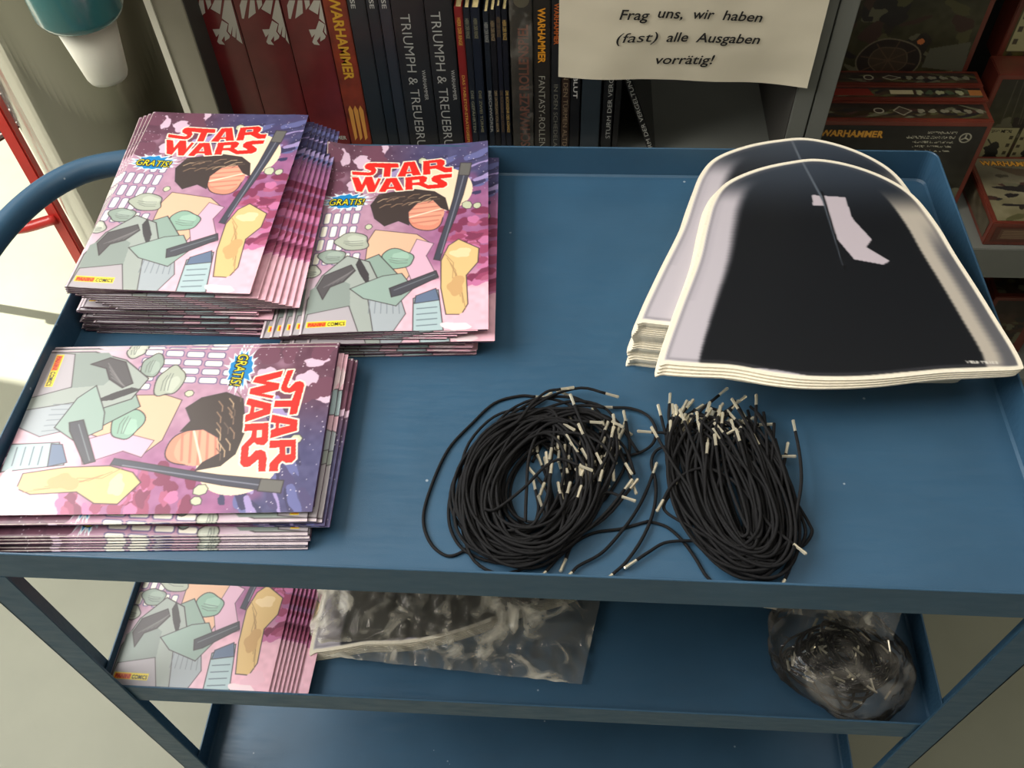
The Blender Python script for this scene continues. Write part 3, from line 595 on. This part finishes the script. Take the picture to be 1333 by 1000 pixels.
bag = [PZ(392, 852, Z2 + .004)[:2], PZ(757, 892, Z2 + .004)[:2], PZ(800, 700, Z2 + .004)[:2], PZ(415, 640, Z2 + .004)[:2]]
bag = [(p[0], p[1], 0) for p in bag]
film_sheet('film_bag', bag, 90, 60, lambda u, v: Z2 + 0.004 + 0.0135 * min(1, min(u, 1) * 14) * min(1, max(0, (v + u * .0 - (0.02 + 0.26 * u ** 1.2)) * 10 + .2)) * (1 - .8 * max(0, u - .9) * 10), m_film, 'crinkled clear plastic film bag over the cards on the middle shelf', 'bag')
# bag of cords
bc0 = PZ(1098, 856, Z2 + .022)
for k in range(52):
    pts = []; r1, r2 = rc.uniform(.010, .066), rc.uniform(.010, .056); ph = rc.uniform(0, 6.28); z = Z2 + 0.003 + 0.032 * k / 52; tl = rc.uniform(-.5, .2)
    sq = 1 - 0.35 * (k / 52)
    for j in range(15):
        a = ph + math.radians(310) * j / 14; x, y = r1 * sq * math.cos(a), r2 * sq * math.sin(a); pts.append((bc0[0] + x + tl * y, bc0[1] + y, z + .003 * math.sin(2 * a)))
    cord(catmull(pts, 4), 'black elastic cord with metal ends inside the clear bag', 'cords in the clear bag')
bm = bmesh.new(); bmesh.ops.create_icosphere(bm, subdivisions=5, radius=1)
for v in bm.verts:
    n0 = mnoise.noise(v.co * 1.7 + Vector((3, 1, 2))); n1 = 1 - abs(mnoise.noise(v.co * 5 + Vector((1, 7, 2)))) * 2; q = 1 + 0.12 * n0 + 0.05 * n1
    x, y, z = v.co * q; zz = max(z, -0.45) * 0.036
    v.co = Vector((bc0[0] - 0.003 + x * 0.066 - y * .014, bc0[1] + 0.004 + y * 0.066, Z2 + 0.0175 + zz + .0004))
tag(from_bm('cord_bag', bm, m_film2, None, True), 'knotted clear plastic bag holding black cords on the middle shelf', 'bag')
nk = []
fm = film_sheet('bag_flap', [(*PZ(985, 792, Z2 + .04)[:2], 0), (*PZ(1160, 835, Z2 + .04)[:2], 0), (*PZ(1185, 760, Z2 + .04)[:2], 0), (*PZ(1010, 740, Z2 + .04)[:2], 0)], 40, 16, lambda u, v: Z2 + .048 - .012 * (1 - v) * abs(u - .5), m_film, None, None)
fm.parent = bpy.data.objects['cord_bag']

# ------------------------------------------------------------------ bookcases
m_case = M('grey_case_metal', (104, 106, 100), 0.45, vary=0.04, scale=12); m_caseD = M('dark_case_panel', (58, 56, 52), 0.6, vary=0.06, scale=10)
m_beige = M('beige_case_edge', (150, 145, 128), 0.5, vary=0.03); m_white = M('white_edge_strip', (226, 222, 204), 0.5, vary=0.02)
YF = 0.68; xa = PY(196, 0, YF)[0]; xb = PY(236, 0, YF)[0]; xw = PY(187, 0, YF)[0]
pL, pM, pR = PY(1061 - 8, 60, YF)[0], PY(1083, 60, YF)[0], PY(1104, 60, YF)[0]
SB = -0.145
case = empty('bookcase', (0.36, YF, FZ), 'grey metal bookcase behind the trolley with a row of books', 'bookcase')
def rel(root, o):   # keep world placement when hung on a root that sits elsewhere
    o.parent = root; o.location = Vector(o.location) - Vector(root.location); return o
rel(case, box('side_panel', xa, xb, YF, 1.02, FZ, 1.0, m_beige, None, .0008)); rel(case, box('inner_lining', xb, xb + 0.0015, YF + .002, 1.0, FZ, 1.0, m_caseD))
rel(case, box('edge_strip', xw, xa, YF - .002, YF + .02, FZ, 1.0, m_white))
rel(case, box('side_panel', pL, pL + .0215, YF, 1.02, FZ, 1.0, m_case, None, .0008)); rel(case, box('inner_lining', pL - .0015, pL, YF + .004, 1.0, FZ, 1.0, m_caseD))
rel(case, box('back_panel', xb, pL, 1.00, 1.02, FZ, 1.0, m_caseD))
for z in (SB, 0.42, -0.50, FZ + 0.06, 0.98): rel(case, box('shelf', xb + .0015, pL - .0015, YF + .004, 1.0, z - .018, z, m_case))
case2 = empty('display_shelf', (1.1, YF, FZ), 'grey metal display shelf right of the bookcase, holding red-edged game boxes', 'shelf')
rel(case2, box('side_panel', pL + .0235, pR, YF, 1.05, FZ, 1.0, m_case, None, .0008))
rel(case2, box('back_panel', pR, 1.7, 1.03, 1.05, FZ, 1.0, m_caseD)); rel(case2, box('side_panel', 1.7, 1.72, YF, 1.05, FZ, 1.0, m_case))
SD = -0.24
for z in (SD, -0.52, 0.42, 0.98): rel(case2, box('shelf', pR, 1.7, 0.645, 1.03, z - (.055 if z == SD else .02), z, m_case, None, .001))

YS = 0.72
def vx(px, py=90): return PY(px, py, YS)[0]
m_cream = M('cream_pages', (214, 196, 140), 0.8, vary=0.12, scale=400)
tmat = {}
def tm(c):
    k = tuple(c)
    if k not in tmat: tmat[k] = M('ink_%s' % '_'.join(map(str, k)), c, 0.4, vary=0.02)
    return tmat[k]
def book(a, b, top, col, label, group=None, depth=0.20, rough=0.3, vary=0.12, name='book', cat='book', yoff=0.0, gap=0.0006):
    xa_, xb_ = vx(a) + gap, vx(b) - gap; xm = (xa_ + xb_) / 2; t = empty(name, (xm, YS, SB), label, cat, group); w_ = (xb_ - xa_) / 2; h = top - SB; c = 0.0018
    m = M('book_%d_%d_%d' % tuple(col), col, rough, vary=vary, scale=25, coat=0.3)
    bm = bmesh.new(); add_box(bm, -w_, -w_ + c, 0.001, depth, 0, h, .0004); add_box(bm, w_ - c, w_, 0.001, depth, 0, h, .0004); add_box(bm, -w_, w_, 0, c, 0, h, min(.0012, w_ * .3))
    from_bm('cover', bm, m, t); box('pages', -w_ + c, w_ - c, c, depth - .003, .002, h - .0012, m_cream, t); return t, xm, w_
def spine_text(t, xm, body, ytop, ybot, px_mid, hpx, col, down=True, bold=0.01, dx=0.0, shear=0):
    z1 = PY(px_mid, ytop, YS)[2]; z0 = PY(px_mid, ybot, YS)[2]; h = hpx; loc = Vector(t.location)
    if down: p0, p1, up = (dx - h / 2, -.0004, z1 - loc.z), (dx - h / 2, -.0004, z0 - loc.z), (1, 0, 0)
    else: p0, p1, up = (dx + h / 2, -.0004, z0 - loc.z), (dx + h / 2, -.0004, z1 - loc.z), (-1, 0, 0)
    text3d(body, p0, p1, h, up, tm(col), t, bold, shear, name='spine_lettering')
m_embl = M('pale_emblem_print', (196, 190, 178), 0.4, vary=0.04)
embl = [[(215, 90), (240, 0), (345, 0), (300, 320), (265, 315)], [(390, 0), (465, 0), (498, 220), (375, 315)], [(500, 0), (590, 0), (602, 80), (545, 165)], [(660, 0), (785, 0), (755, 245), (590, 150)],
        [(830, 0), (945, 0), (1145, 760), (1040, 680), (1035, 480), (1020, 655), (965, 620), (970, 450), (940, 600), (890, 540), (905, 405), (785, 315)],
        [(785, 350), (890, 415), (865, 540), (925, 620), (915, 660), (840, 710), (832, 620), (780, 700), (840, 775), (740, 760), (705, 720), (740, 580), (690, 640), (625, 505), (745, 500)]]
reds = [(266, 328), (328, 386), (386, 437)]
nmr = ['leftmost of three thick dark red rulebooks with a pale bird emblem', 'middle one of three thick dark red rulebooks with a pale bird emblem', 'rightmost of three thick dark red rulebooks, beside the flame-coloured book']
for i, (a, b) in enumerate(reds):
    t, xm, w_ = book(a, b, .17, (112, 36, 38), nmr[i], vary=.2, rough=.22)
    V = []; F_ = []
    off = vx(a) - vx(266)
    for Pp in embl:
        s0 = len(V)
        for (x, y) in Pp: q = PY(230 + x * .075, y * .075, YS); V.append((min(max(q[0] + off - xm, -w_ + .0008), w_ - .0008), -.0004, q[2] - SB))
        F_.append(tuple(range(s0, len(V))))
    mk('bird_emblem', V, F_, m_embl, t)
    if i == 2: text3d('WARHAMMER', (-w_ + .002, -.0004, PY(420, 181, YS)[2] - SB), (w_ - .004, -.0004, PY(420, 181, YS)[2] - SB), .006, (0, 0, 1), tm((190, 190, 180)), t, .02)
t, xm, w_ = book(437, 467, .17, (132, 50, 26), 'flame-coloured book with gold lettering beside the red rulebooks', vary=.6)
spine_text(t, xm, 'WARHAMMER', -6, 104, 440, .013, (216, 164, 50), bold=.03, dx=.001)
V = []; F_ = []
for k, x_ in enumerate((-.006, .001, .008)):
    z_ = PY(455, 142, YS)[2] - SB; s0 = len(V); V += [(x_ - .003, -.0004, z_), (x_, -.0004, z_ + .006), (x_ + .003, -.0004, z_ - .002), (x_ + .002, -.0004, z_ - .045), (x_ - .002, -.0004, z_ - .05)]; F_.append(tuple(range(s0, s0 + 5)))
mk('flame_print', V, F_, tm((214, 150, 70)), t)
for i, (a, b) in enumerate(((467, 490), (490, 505), (505, 520))):
    t, xm, w_ = book(a, b, .16, ((36, 40, 44), (30, 36, 42), (42, 46, 54))[i], ('black book right of the flame-coloured book', 'thin black book, second right of the flame-coloured book', 'slate black book just left of the first large-lettered spine')[i])
    spine_text(t, xm, 'APOCALYPSE', -70, 11, 470 + 15 * i, .0055, (190, 190, 186), dx=-.004 if i == 0 else 0)
for i, (a, b) in enumerate(((520, 561), (561, 596))):
    t, xm, w_ = book(a, b, .16, (34, 34, 36), ('left one of two thick black books with tall pale serif lettering', 'right one of two thick black books with tall pale lettering, by the red paperback')[i])
    spine_text(t, xm, 'TRIUMPH & TREUEBRUCH', 18 - 3 * i, 212, 535 + 40 * i, .0125, (170, 170, 166), bold=-.005, dx=-.004)
    spine_text(t, xm, 'WARHAMMER', 91, 130, 550 + 35 * i, .0048, (180, 180, 176), bold=0, dx=.0105)
sm_books = [(597, 608, 9, (124, 30, 30), 'HERR DER RINGE', 'DAS TABLETOP-STRATEGIESPIEL ZUM', (206, 160, 70), 'thin red paperback with gold lettering'),
 (608, 617, 10, (24, 28, 38), 'HERR DER RINGE', 'DIE GEFÄHRTEN', (130, 130, 110), 'first dark blue paperback right of the thin red one'),
 (617, 629, 10, (22, 28, 42), 'HERR DER RINGE', 'DIE ZWEI TÜRME', (130, 126, 100), 'second dark blue paperback right of the thin red one'),
 (632, 640, 15, (24, 30, 40), 'HERR DER RINGE', 'BESCHWÖRER', (150, 150, 146), 'dark paperback after the gap, its pages lowest'),
 (640, 648, 13, (20, 20, 26), 'HERR DER RINGE', 'DER UNTERGANG VON ARNOR', (150, 130, 100), 'black paperback in the middle of the small row'),
 (648, 655, 8, (24, 26, 38), 'HERR DER RINGE', 'DIE RÜCKKEHR DES KÖNIGS', (110, 90, 66), 'faintly lettered dark paperback, tallest of the small row'),
 (655, 663, 12, (20, 22, 32), 'HERR DER RINGE', 'DIE RÜCKKEHR DES KÖNIGS', (190, 156, 90), 'dark paperback touching the film-wrapped box')]
for (a, b, ty, col, t1, t2, ink, lab) in sm_books:
    zt = PY((a + b) / 2, ty, YS)[2]; t, xm, w_ = book(a, b, zt, col, lab, depth=.13, gap=.0004)
    spine_text(t, xm, t1, ty + 14, ty + (50 if a < 600 else 40), a, .0045, ink, bold=.01); spine_text(t, xm, t2, (98 if a < 600 else 118), 205 if a < 600 else 172, a, .0036, ink, bold=.01)
t, xm, w_ = book(665, 694, .16, (92, 84, 74), 'film-wrapped boxed game with faded red lettering and a pale round seal', vary=.45, rough=.15, name='game_box', cat='box')
spine_text(t, xm, 'DAS SCHWARZE ROLLENSPIEL', 32, 215, 680, .0125, (224, 140, 112), down=False, bold=.03, dx=.002)
z_ = PY(680, 0, YS)[2] - SB; mk('round_seal', [(.001 + .0095 * math.cos(2 * math.pi * k / 24), -.0004, z_ + .0095 * math.sin(2 * math.pi * k / 24)) for k in range(24)], [tuple(range(24))], tm((176, 168, 140)), t)
bm = bmesh.new(); add_box(bm, -w_ - .0006, w_ + .0006, -.0016, .19, 0.0005, .3, .001); from_bm('film_wrap', bm, m_film2, t)
t, xm, w_ = book(694, 717, .16, (42, 38, 34), 'dark book with gold title over thin pale runic lettering')
spine_text(t, xm, 'WARHAMMER', 10, 82, 705, .009, (222, 150, 40), bold=.03); spine_text(t, xm, 'FANTASY-ROLLENSPIEL', 99, 215, 705, .0085, (160, 158, 146), bold=-.01)
t, xm, w_ = book(717, 731, .16, (36, 36, 38), 'narrow dark book with small orange title, partly behind the paper sign')
spine_text(t, xm, 'WARHAMMER', 4, 58, 724, .006, (196, 100, 44), bold=.02); spine_text(t, xm, 'IN DEN SCHEDELANDEN', 110, 215, 722, .0055, (130, 128, 116), bold=-.01)
t, xm, w_ = book(731, 743, .16, (52, 38, 30), 'narrow brownish book under the left corner of the paper sign')
spine_text(t, xm, 'IN DEN TÜRMEN ALTDORFS', 95, 210, 735, .006, (150, 130, 104), bold=-.01)
t, xm, w_ = book(743, 757, .16, (26, 26, 28), 'black book whose white lettering ends just below the paper sign')
spine_text(t, xm, 'HENKERS BLUT', 40, 128, 748, .0055, (200, 200, 196))
book(758, 785, .16, (44, 52, 58), 'plain slate grey book below the paper sign')
t, xm, w_ = book(787, 802, .15, (24, 24, 25), 'upright black book with white lettering running upward below the paper sign')
spine_text(t, xm, 'STURM DER VERGELTUNG', 60, 180, 797, .0058, (176, 176, 170), down=False, bold=-.005, dx=.002)
book(803, 812, .14, (28, 27, 26), 'thin black book between the upright and the leaning book')
LEAN = -math.degrees(math.atan2(PY(862, 213, YS)[0] - PY(828, 107, YS)[0], PY(828, 107, YS)[2] - PY(862, 213, YS)[2]))
t, xm, w_ = book(856, 867, -.018, (27, 26, 25), 'leaning black book with white lettering, last in the row')
spine_text(t, xm, 'STURM DER VERGELTUNG', 92, 208, 861, .0055, (186, 186, 178), down=False, bold=-.005); t.rotation_euler = (0, math.radians(LEAN), 0)

# paper sign
m_paper = M('white_paper', (208, 200, 178), 0.8, vary=0.02, scale=10); m_ink = M('black_marker', (26, 24, 24), 0.6, vary=.02)
s0 = PY(727, 96, YF - .006); s1 = PY(1050, 112, YF - .006)
def paper_fn(q):
    u = (q[0] - s0[0]) / (s1[0] - s0[0]); v = (q[2] - s0[2]); return np.array([q[0], q[1] - 0.004 * math.sin(u * 5.5 + 1) * max(0, 1 - v / .12) - .0015 * math.sin(u * 13) * max(0, 1 - v / .05) - .003, q[2]])
V = []; F_ = []; nx, ny = 60, 40
for i in range(ny + 1):
    for j in range(nx + 1):
        u, v = j / nx, i / ny; zb = s0[2] * (1 - u) + s1[2] * u; q = np.array([s0[0] * (1 - u) + s1[0] * u, YF - .006, zb + v * .21]); q = paper_fn(q)
        q[1] += .0008 * mnoise.noise(Vector((u * 7, v * 7, 0))); V.append(q)
F_ = [(i * (nx + 1) + j, i * (nx + 1) + j + 1, (i + 1) * (nx + 1) + j + 1, (i + 1) * (nx + 1) + j) for i in range(ny) for j in range(nx)]
sign = empty('paper_sign', (0.6, YF, 0.0), 'white paper sign with black handwriting hanging over the books', 'sign')
rel(sign, mk('paper', V, F_, m_paper, None, True))
def tfn(q): q = paper_fn(q); q[1] -= .0016; return q
Yp = YF - .006
for body, a, b in (('Frag', (806, 22), (845, 23)), ('uns,', (856, 20), (888, 22)), ('wir', (902, 22), (929, 23)), ('haben', (940, 24), (991, 27)), ('(fast)', (802, 52), (856, 51)), ('alle', (867, 52), (895, 52)), ('Ausgaben', (905, 53), (988, 56)), ('vorrätig!', (853, 81), (929, 82))):
    rel(sign, text3d(body, PY(*a, Yp), PY(*b, Yp), .0122, (0, 0, 1), m_ink, None, .002 if body == '(fast)' else .012, .22, tfn))

# ------------------------------------------------------------------ game boxes at the right
m_lid = M('red_box_board', (98, 42, 30), 0.4, vary=0.3, scale=18, coat=.3); m_boxin = M('dark_box_side', (44, 34, 28), .5, vary=.3)
def dark_art(w, h, seed, base=(54, 52, 36)):
    c = Canvas(w, h, 1.0, base); r = np.random.default_rng(seed); c.c += c.noise(w / 4, 14, seed)[..., None] + c.noise(8, 9, seed + 1)[..., None]
    c.c[..., 2] -= 6 * (c.Y / h); c.blend(ss(1 - c.Y / h * 1.6) * .65, (26, 22, 22))
    for k in range(34): c.blob(r.uniform(0, w), h * r.uniform(.35, 1), r.uniform(3, max(5, w / 9)), r.uniform(2, max(3, h / 12)), [(40, 34, 28), (76, 74, 46), (34, 30, 30), (92, 90, 70), (60, 40, 34)][k % 5], .3, seed + k, rot=r.uniform(-.5, .5))
    return c
def game_box(x0_, x1_, y0_, y1_, z0_, z1_, label, art_front=None, art_top=None, group=None):
    t = empty('game_box', ((x0_ + x1_) / 2, y0_, z0_), label, 'box', group); X_, Y_, Z_ = t.location
    box('lid', x0_ - X_, x1_ - X_, y0_ - Y_, y1_ - Y_, z0_ - Z_, z1_ - Z_, m_lid, t, .0012)
    if art_front is not None:
        b = .007; panel('cover_print', art_front, (x0_ - X_ + b, -.0005, z1_ - Z_ - b), (1, 0, 0), (0, 0, -1), t)
    if art_top is not None:
        b = .006; panel('top_print', art_top, (x0_ - X_ + b, y1_ - Y_ - b, z1_ - Z_ + .0005), (1, 0, 0), (0, -1, 0), t)
    return t
def gold(c, body, x, y, l, h, ang=0):
    for d in ((.8, .8), (-.6, .4), (.6, -.5)): c.text(body, x + d[0], y + d[1], l, h, (60, 24, 14), ang, .03)
    c.text(body, x, y, l, h, (206, 150, 52), ang, .03)
ZT = -0.09; yb = [0.836, 0.800, 0.766, 0.722]
bx1 = [1.012, 1.012, 1.010, 1.006]; bx0 = pR + 0.002
wA = (0.999 - bx0) * 1000 - 14; aA = dark_art(wA, 200, 40)
aA.blob(100, 168 + 0, 42, 32, (38, 30, 26), .05, 3, (112, 104, 84), 1.8); aA.blob(100, 168, 26, 20, (60, 48, 36), .1, 4, (96, 84, 64), 1.2)
for k in range(8): a = k * math.pi / 4 + .2; aA.line([(100, 168), (100 + 38 * math.cos(a), 168 + 29 * math.sin(a))], (84, 66, 48), 1.6)
aA.poly([(150, 150), (200, 140), (205, 185), (148, 178)], (84, 84, 70)); aA.blob(135, 140, 5, 4, (190, 110, 60), .1, 5); aA.line([(80, 196), (120, 186), (150, 190), (190, 184)], (146, 144, 96), 2)
game_box(bx0, .999, .836, .880, ZT - .05, ZT + .19, 'large game box standing at the back with a dark painted wheel picture', aA)
front_art = dark_art((bx1[3] - bx0) * 1000 - 14, 186, 60, (42, 40, 32))
gold(front_art, 'WARHAMMER', 1, 17, 82, 10, .02)
for i, s in enumerate(('SKAVEN CLANRATS', 'GUERRIERS DES CLANS SKAVENS', 'GUERREROS DE CLAN SKAVEN', 'KLANRATTEN DER SKAVEN', 'RATTI DEI CLAN SKAVEN')):
    l = [38, 62, 52, 50, 46][i]; front_art.text(s, 176 - l - .0 * i, 12 + 7.2 * i, l, 3.4, (176, 172, 150), .0, .0, .2)
front_art.line([(189 + 7 * math.cos(a), 18 + 7 * math.sin(a)) for a in np.linspace(0, 6.3, 24)], (176, 172, 150), 1.2)
for a in (0.5, 2.6, -1.57): front_art.line([(189, 18), (189 + 5 * math.cos(a), 18 + 5 * math.sin(a))], (176, 172, 150), 1.6)
def strip_art(w, h, seed, kind):
    c = dark_art(w, h, seed, (58, 46, 34)); r = np.random.default_rng(seed)
    if kind == 0:
        c.blob(76, h / 2, 6, 5, (50, 40, 34), 0, 1, (170, 164, 140), 1); c.poly([(95, h / 2), (104, 6), (118, h / 2), (106, h - 6)], (60, 50, 40), (170, 164, 140), 1)
        for k in range(6): c.blob(130 + k * 15, h / 2, 5, 4, (120, 116, 96), .3, k)
    else:
        c.poly([(0, 2), (70, 2), (76, h - 2), (0, h - 2)], (110, 34, 24)); c.poly([(98, 5), (128, 5), (128, h - 6), (98, h - 6)], (176, 166, 130))
        for k in range(7): c.blob(136 + k * 13, h / 2, 5, 5, [(150, 150, 116), (70, 80, 56)][k % 2], .3, k)
        c.poly([(200, 4), (222, 4), (222, h - 4), (200, h - 4)], (160, 104, 54))
    return c
labs = ['rearmost of the three upright game boxes, only its top edge showing', 'middle one of the three upright game boxes, bright red-edged top', 'foremost upright game box with gold lettering and pale small print']
for i in range(3):
    yA, yB = yb[i + 1], yb[i] - .0012; w_mm = (bx1[i + 1] - bx0) * 1000 - 12; h_mm = (yB - yA) * 1000 - 12
    game_box(bx0, bx1[i + 1], yA, yB, SD, ZT + (0.0, .0008, -.0006)[i], labs[i], front_art if i == 2 else None, strip_art(w_mm, h_mm, 70 + i, 1 if i == 1 else 0))
# right column
YC = 0.80
q = PY(1301, 97, YC); zc1 = q[2]; xc0 = q[0]
cA = dark_art(230, 180, 90, (66, 66, 42))
for k in range(14): cA.line([(20 + k * 9, 2), (24 + k * 9 + (k % 3) * 3, 70)], (84, 80, 66), 1)
for k in range(3):
    x = 3 + k * 54; cA.poly([(x, 76), (x + 50, 76), (x + 50, 136), (x, 136)], (150, 146, 108), (60, 54, 40), 1); cA.text("'EAVY METAL", x + 12, 84, 30, 4.5, (36, 32, 26), 0, .03)
    cA.blob(x + 25, 112, 12, 9, (44, 46, 40), .4, 5 + k); cA.poly([(x + 15, 128), (x + 38, 128), (x + 32, 118), (x + 20, 118)], (40, 38, 32)); cA.line([(x + 14, 96), (x + 24, 108)], (44, 44, 40), 1.8)
    for j in range(3): cA.poly([(x + 3, 92 + j * 13), (x + 8, 92 + j * 13), (x + 8, 97 + j * 13), (x + 3, 97 + j * 13)], (70, 66, 50)); cA.poly([(x + 42, 90 + j * 13), (x + 47, 90 + j * 13), (x + 47, 96 + j * 13), (x + 42, 96 + j * 13)], (70, 66, 50))
game_box(xc0, xc0 + .245, YC, YC + .045, SD, zc1, 'upright game box in the right column with small framed picture cards', cA)
cB = dark_art(230, 170, 95, (84, 78, 46)); cB.poly([(2, 98), (60, 98), (60, 158), (2, 158)], (156, 152, 112), (60, 54, 40), 1); cB.blob(34, 132, 16, 13, (66, 74, 78), .4, 9)
for j in range(3): cB.poly([(6, 104 + j * 18), (12, 104 + j * 18), (12, 112 + j * 18), (6, 112 + j * 18)], (66, 60, 46))
q = PY(1294, 94, YC + .047); game_box(q[0] - .006, q[0] + .240, YC + .047, YC + .09, zc1 - .012, zc1 + .17, 'topmost upright box in the right column, cut off by the picture edge', cB)
# flat lying box
dT = -0.20; P1, P2, P3 = PZ(1256, 206, dT), PZ(1283, 292, dT), PZ(1268, 320, dT - .04)
xd0 = 1.0275; cD = dark_art(232, 131, 120, (112, 106, 84)); cD.blend(ss(1 - cD.Y / 50.) * .8, (132, 128, 102)); gold(cD, 'WARHAMMER', 8, 15, 84, 10, .02)
cD.poly([(20, 18), (60, 22), (110, 34), (180, 40), (180, 60), (100, 50), (50, 36)], (74, 62, 48)); cD.blob(30, 38, 8, 4, (60, 56, 44), .3, 2); cD.blob(120, 84, 60, 26, (58, 52, 38), .3, 3); cD.blob(70, 64, 18, 8, (80, 74, 56), .3, 6)
t = game_box(xd0, xd0 + .244, .653, .794, SD, dT, 'game box lying flat at the right with gold lettering and misty lid picture', None, cD)
c = Canvas(230, 26, 1.0, (78, 40, 30)); c.poly([(8, 4), (120, 4), (120, 22), (8, 22)], (88, 62, 46))
for k in range(5): c.line([(12, 7 + 3 * k), (100 - 9 * (k % 2), 7 + 3 * k)], (132, 110, 84), .9)
panel('text_panel', c, (-.122 + .007, -.0006, .033), (1, 0, 0), (0, 0, -1), t)
c = Canvas(126, 27, 1.0, (70, 62, 46)); c.c += c.noise(10, 18, 3)[..., None]; panel('side_print', c, (-.1226, .134, .034), (0, -1, 0), (0, 0, -1), t)
for i, (x0_, x1_, lab) in enumerate(((1.02, 1.10, 'small dark box on the shelf below, left one'), (1.115, 1.20, 'small dark box on the shelf below, right one'))):
    game_box(x0_, x1_, .70, .80, -.52, -.40 + .01 * i, lab, dark_art(62, 100, 130 + i, (60, 40, 28)), dark_art((x1_ - x0_) * 1000 - 12, 86, 140 + i, (52, 38, 28)))

# ------------------------------------------------------------------ steel column, dispenser cup, red rack
m_inox = M('brushed_steel', (168, 164, 152), 0.17, 1.0, vary=0.06, scale=3)
b = m_inox.node_tree.nodes['Principled BSDF']; b.inputs['Anisotropic'].default_value = 0.0
o = lathe('steel_column', [(0.0, -.78), (.128, -.78), (.128, 2.39), (0, 2.39)], -.203, .80, m_inox, None, 96)
tag(o, 'wide brushed stainless steel column left of the bookcase', 'column')
m_teal = M('teal_plastic', (58, 120, 122), 0.2, vary=.08, scale=8, coat=.4); m_cup = M('white_plastic', (222, 220, 204), .4, vary=.02)
cx, cy, cz = -.072, .60, .045
cup = empty('dispenser', (cx, cy, cz), 'teal round dispenser with a white tapered cup below, fixed to the steel column', 'dispenser')
lathe('tapered_cup', [(0, 0), (.017, 0), (.0215, .002), (.0235, .007), (.034, .082), (.0335, .082), (.022, .01), (0, .006)], 0, 0, m_cup, cup)
lathe('teal_body', [(0, .074), (.036, .074), (.043, .078), (.047, .086), (.050, .30), (0, .30)], 0, 0, m_teal, cup)
box('mounting_arm', -.018, .018, .04, .135, .12, .16, m_teal, cup, .003)
m_red = M('red_lacquer', (206, 52, 46), 0.35, vary=.08, coat=.3); m_wire = M('dark_mesh', (70, 56, 48), .5); m_wh = M('white_wire', (230, 226, 220), .4)
rk = empty('red_stand', (-.62, 1.05, FZ), 'red metal stand with a dark wire basket, in the sunlight behind the trolley handle', 'stand')
def rp(p): return np.asarray(p, float) - np.array([-.62, 1.05, FZ])
e0, e1 = PY(-34, 110, 1.0), PY(102, 372, 1.0)
xr = PY(60, 262, 1.0)[0]
box('post', xr - .014 + .62, xr + .012 + .62, -.05, -.03, 0.0, .9, m_red, rk, .003)
box('post', xr - .40 + .62, xr - .38 + .62, -.05, -.03, 0.0, .9, m_red, rk, .003)
tube('curved_brace', catmull([rp((xr - .39, 1.0, -.40)), rp((xr - .25, .98, -.50)), rp((xr - .10, .98, -.545)), rp((xr, 1.0, -.535))], 8), .011, m_red, rk, 10)
bc = rp((xr - .16, 1.10, -.36))
lathe('basket', [(0, bc[2] - .004), (.15, bc[2] - .004), (.15, bc[2])], bc[0], bc[1], m_wire, rk, 48)
for r_ in (.04, .075, .11, .145): tube('wire_ring', [np.array([bc[0] + r_ * math.cos(2 * math.pi * k / 48), bc[1] + r_ * math.sin(2 * math.pi * k / 48), bc[2] + .004]) for k in range(48)], .0018, m_wh, rk, 6, True)
for k in range(10): a = math.pi * k / 5; tube('wire_spoke', [np.array([bc[0] + .02 * math.cos(a), bc[1] + .02 * math.sin(a), bc[2] + .004]), np.array([bc[0] + .148 * math.cos(a), bc[1] + .148 * math.sin(a), bc[2] + .004])], .0016, m_wh, rk, 6)
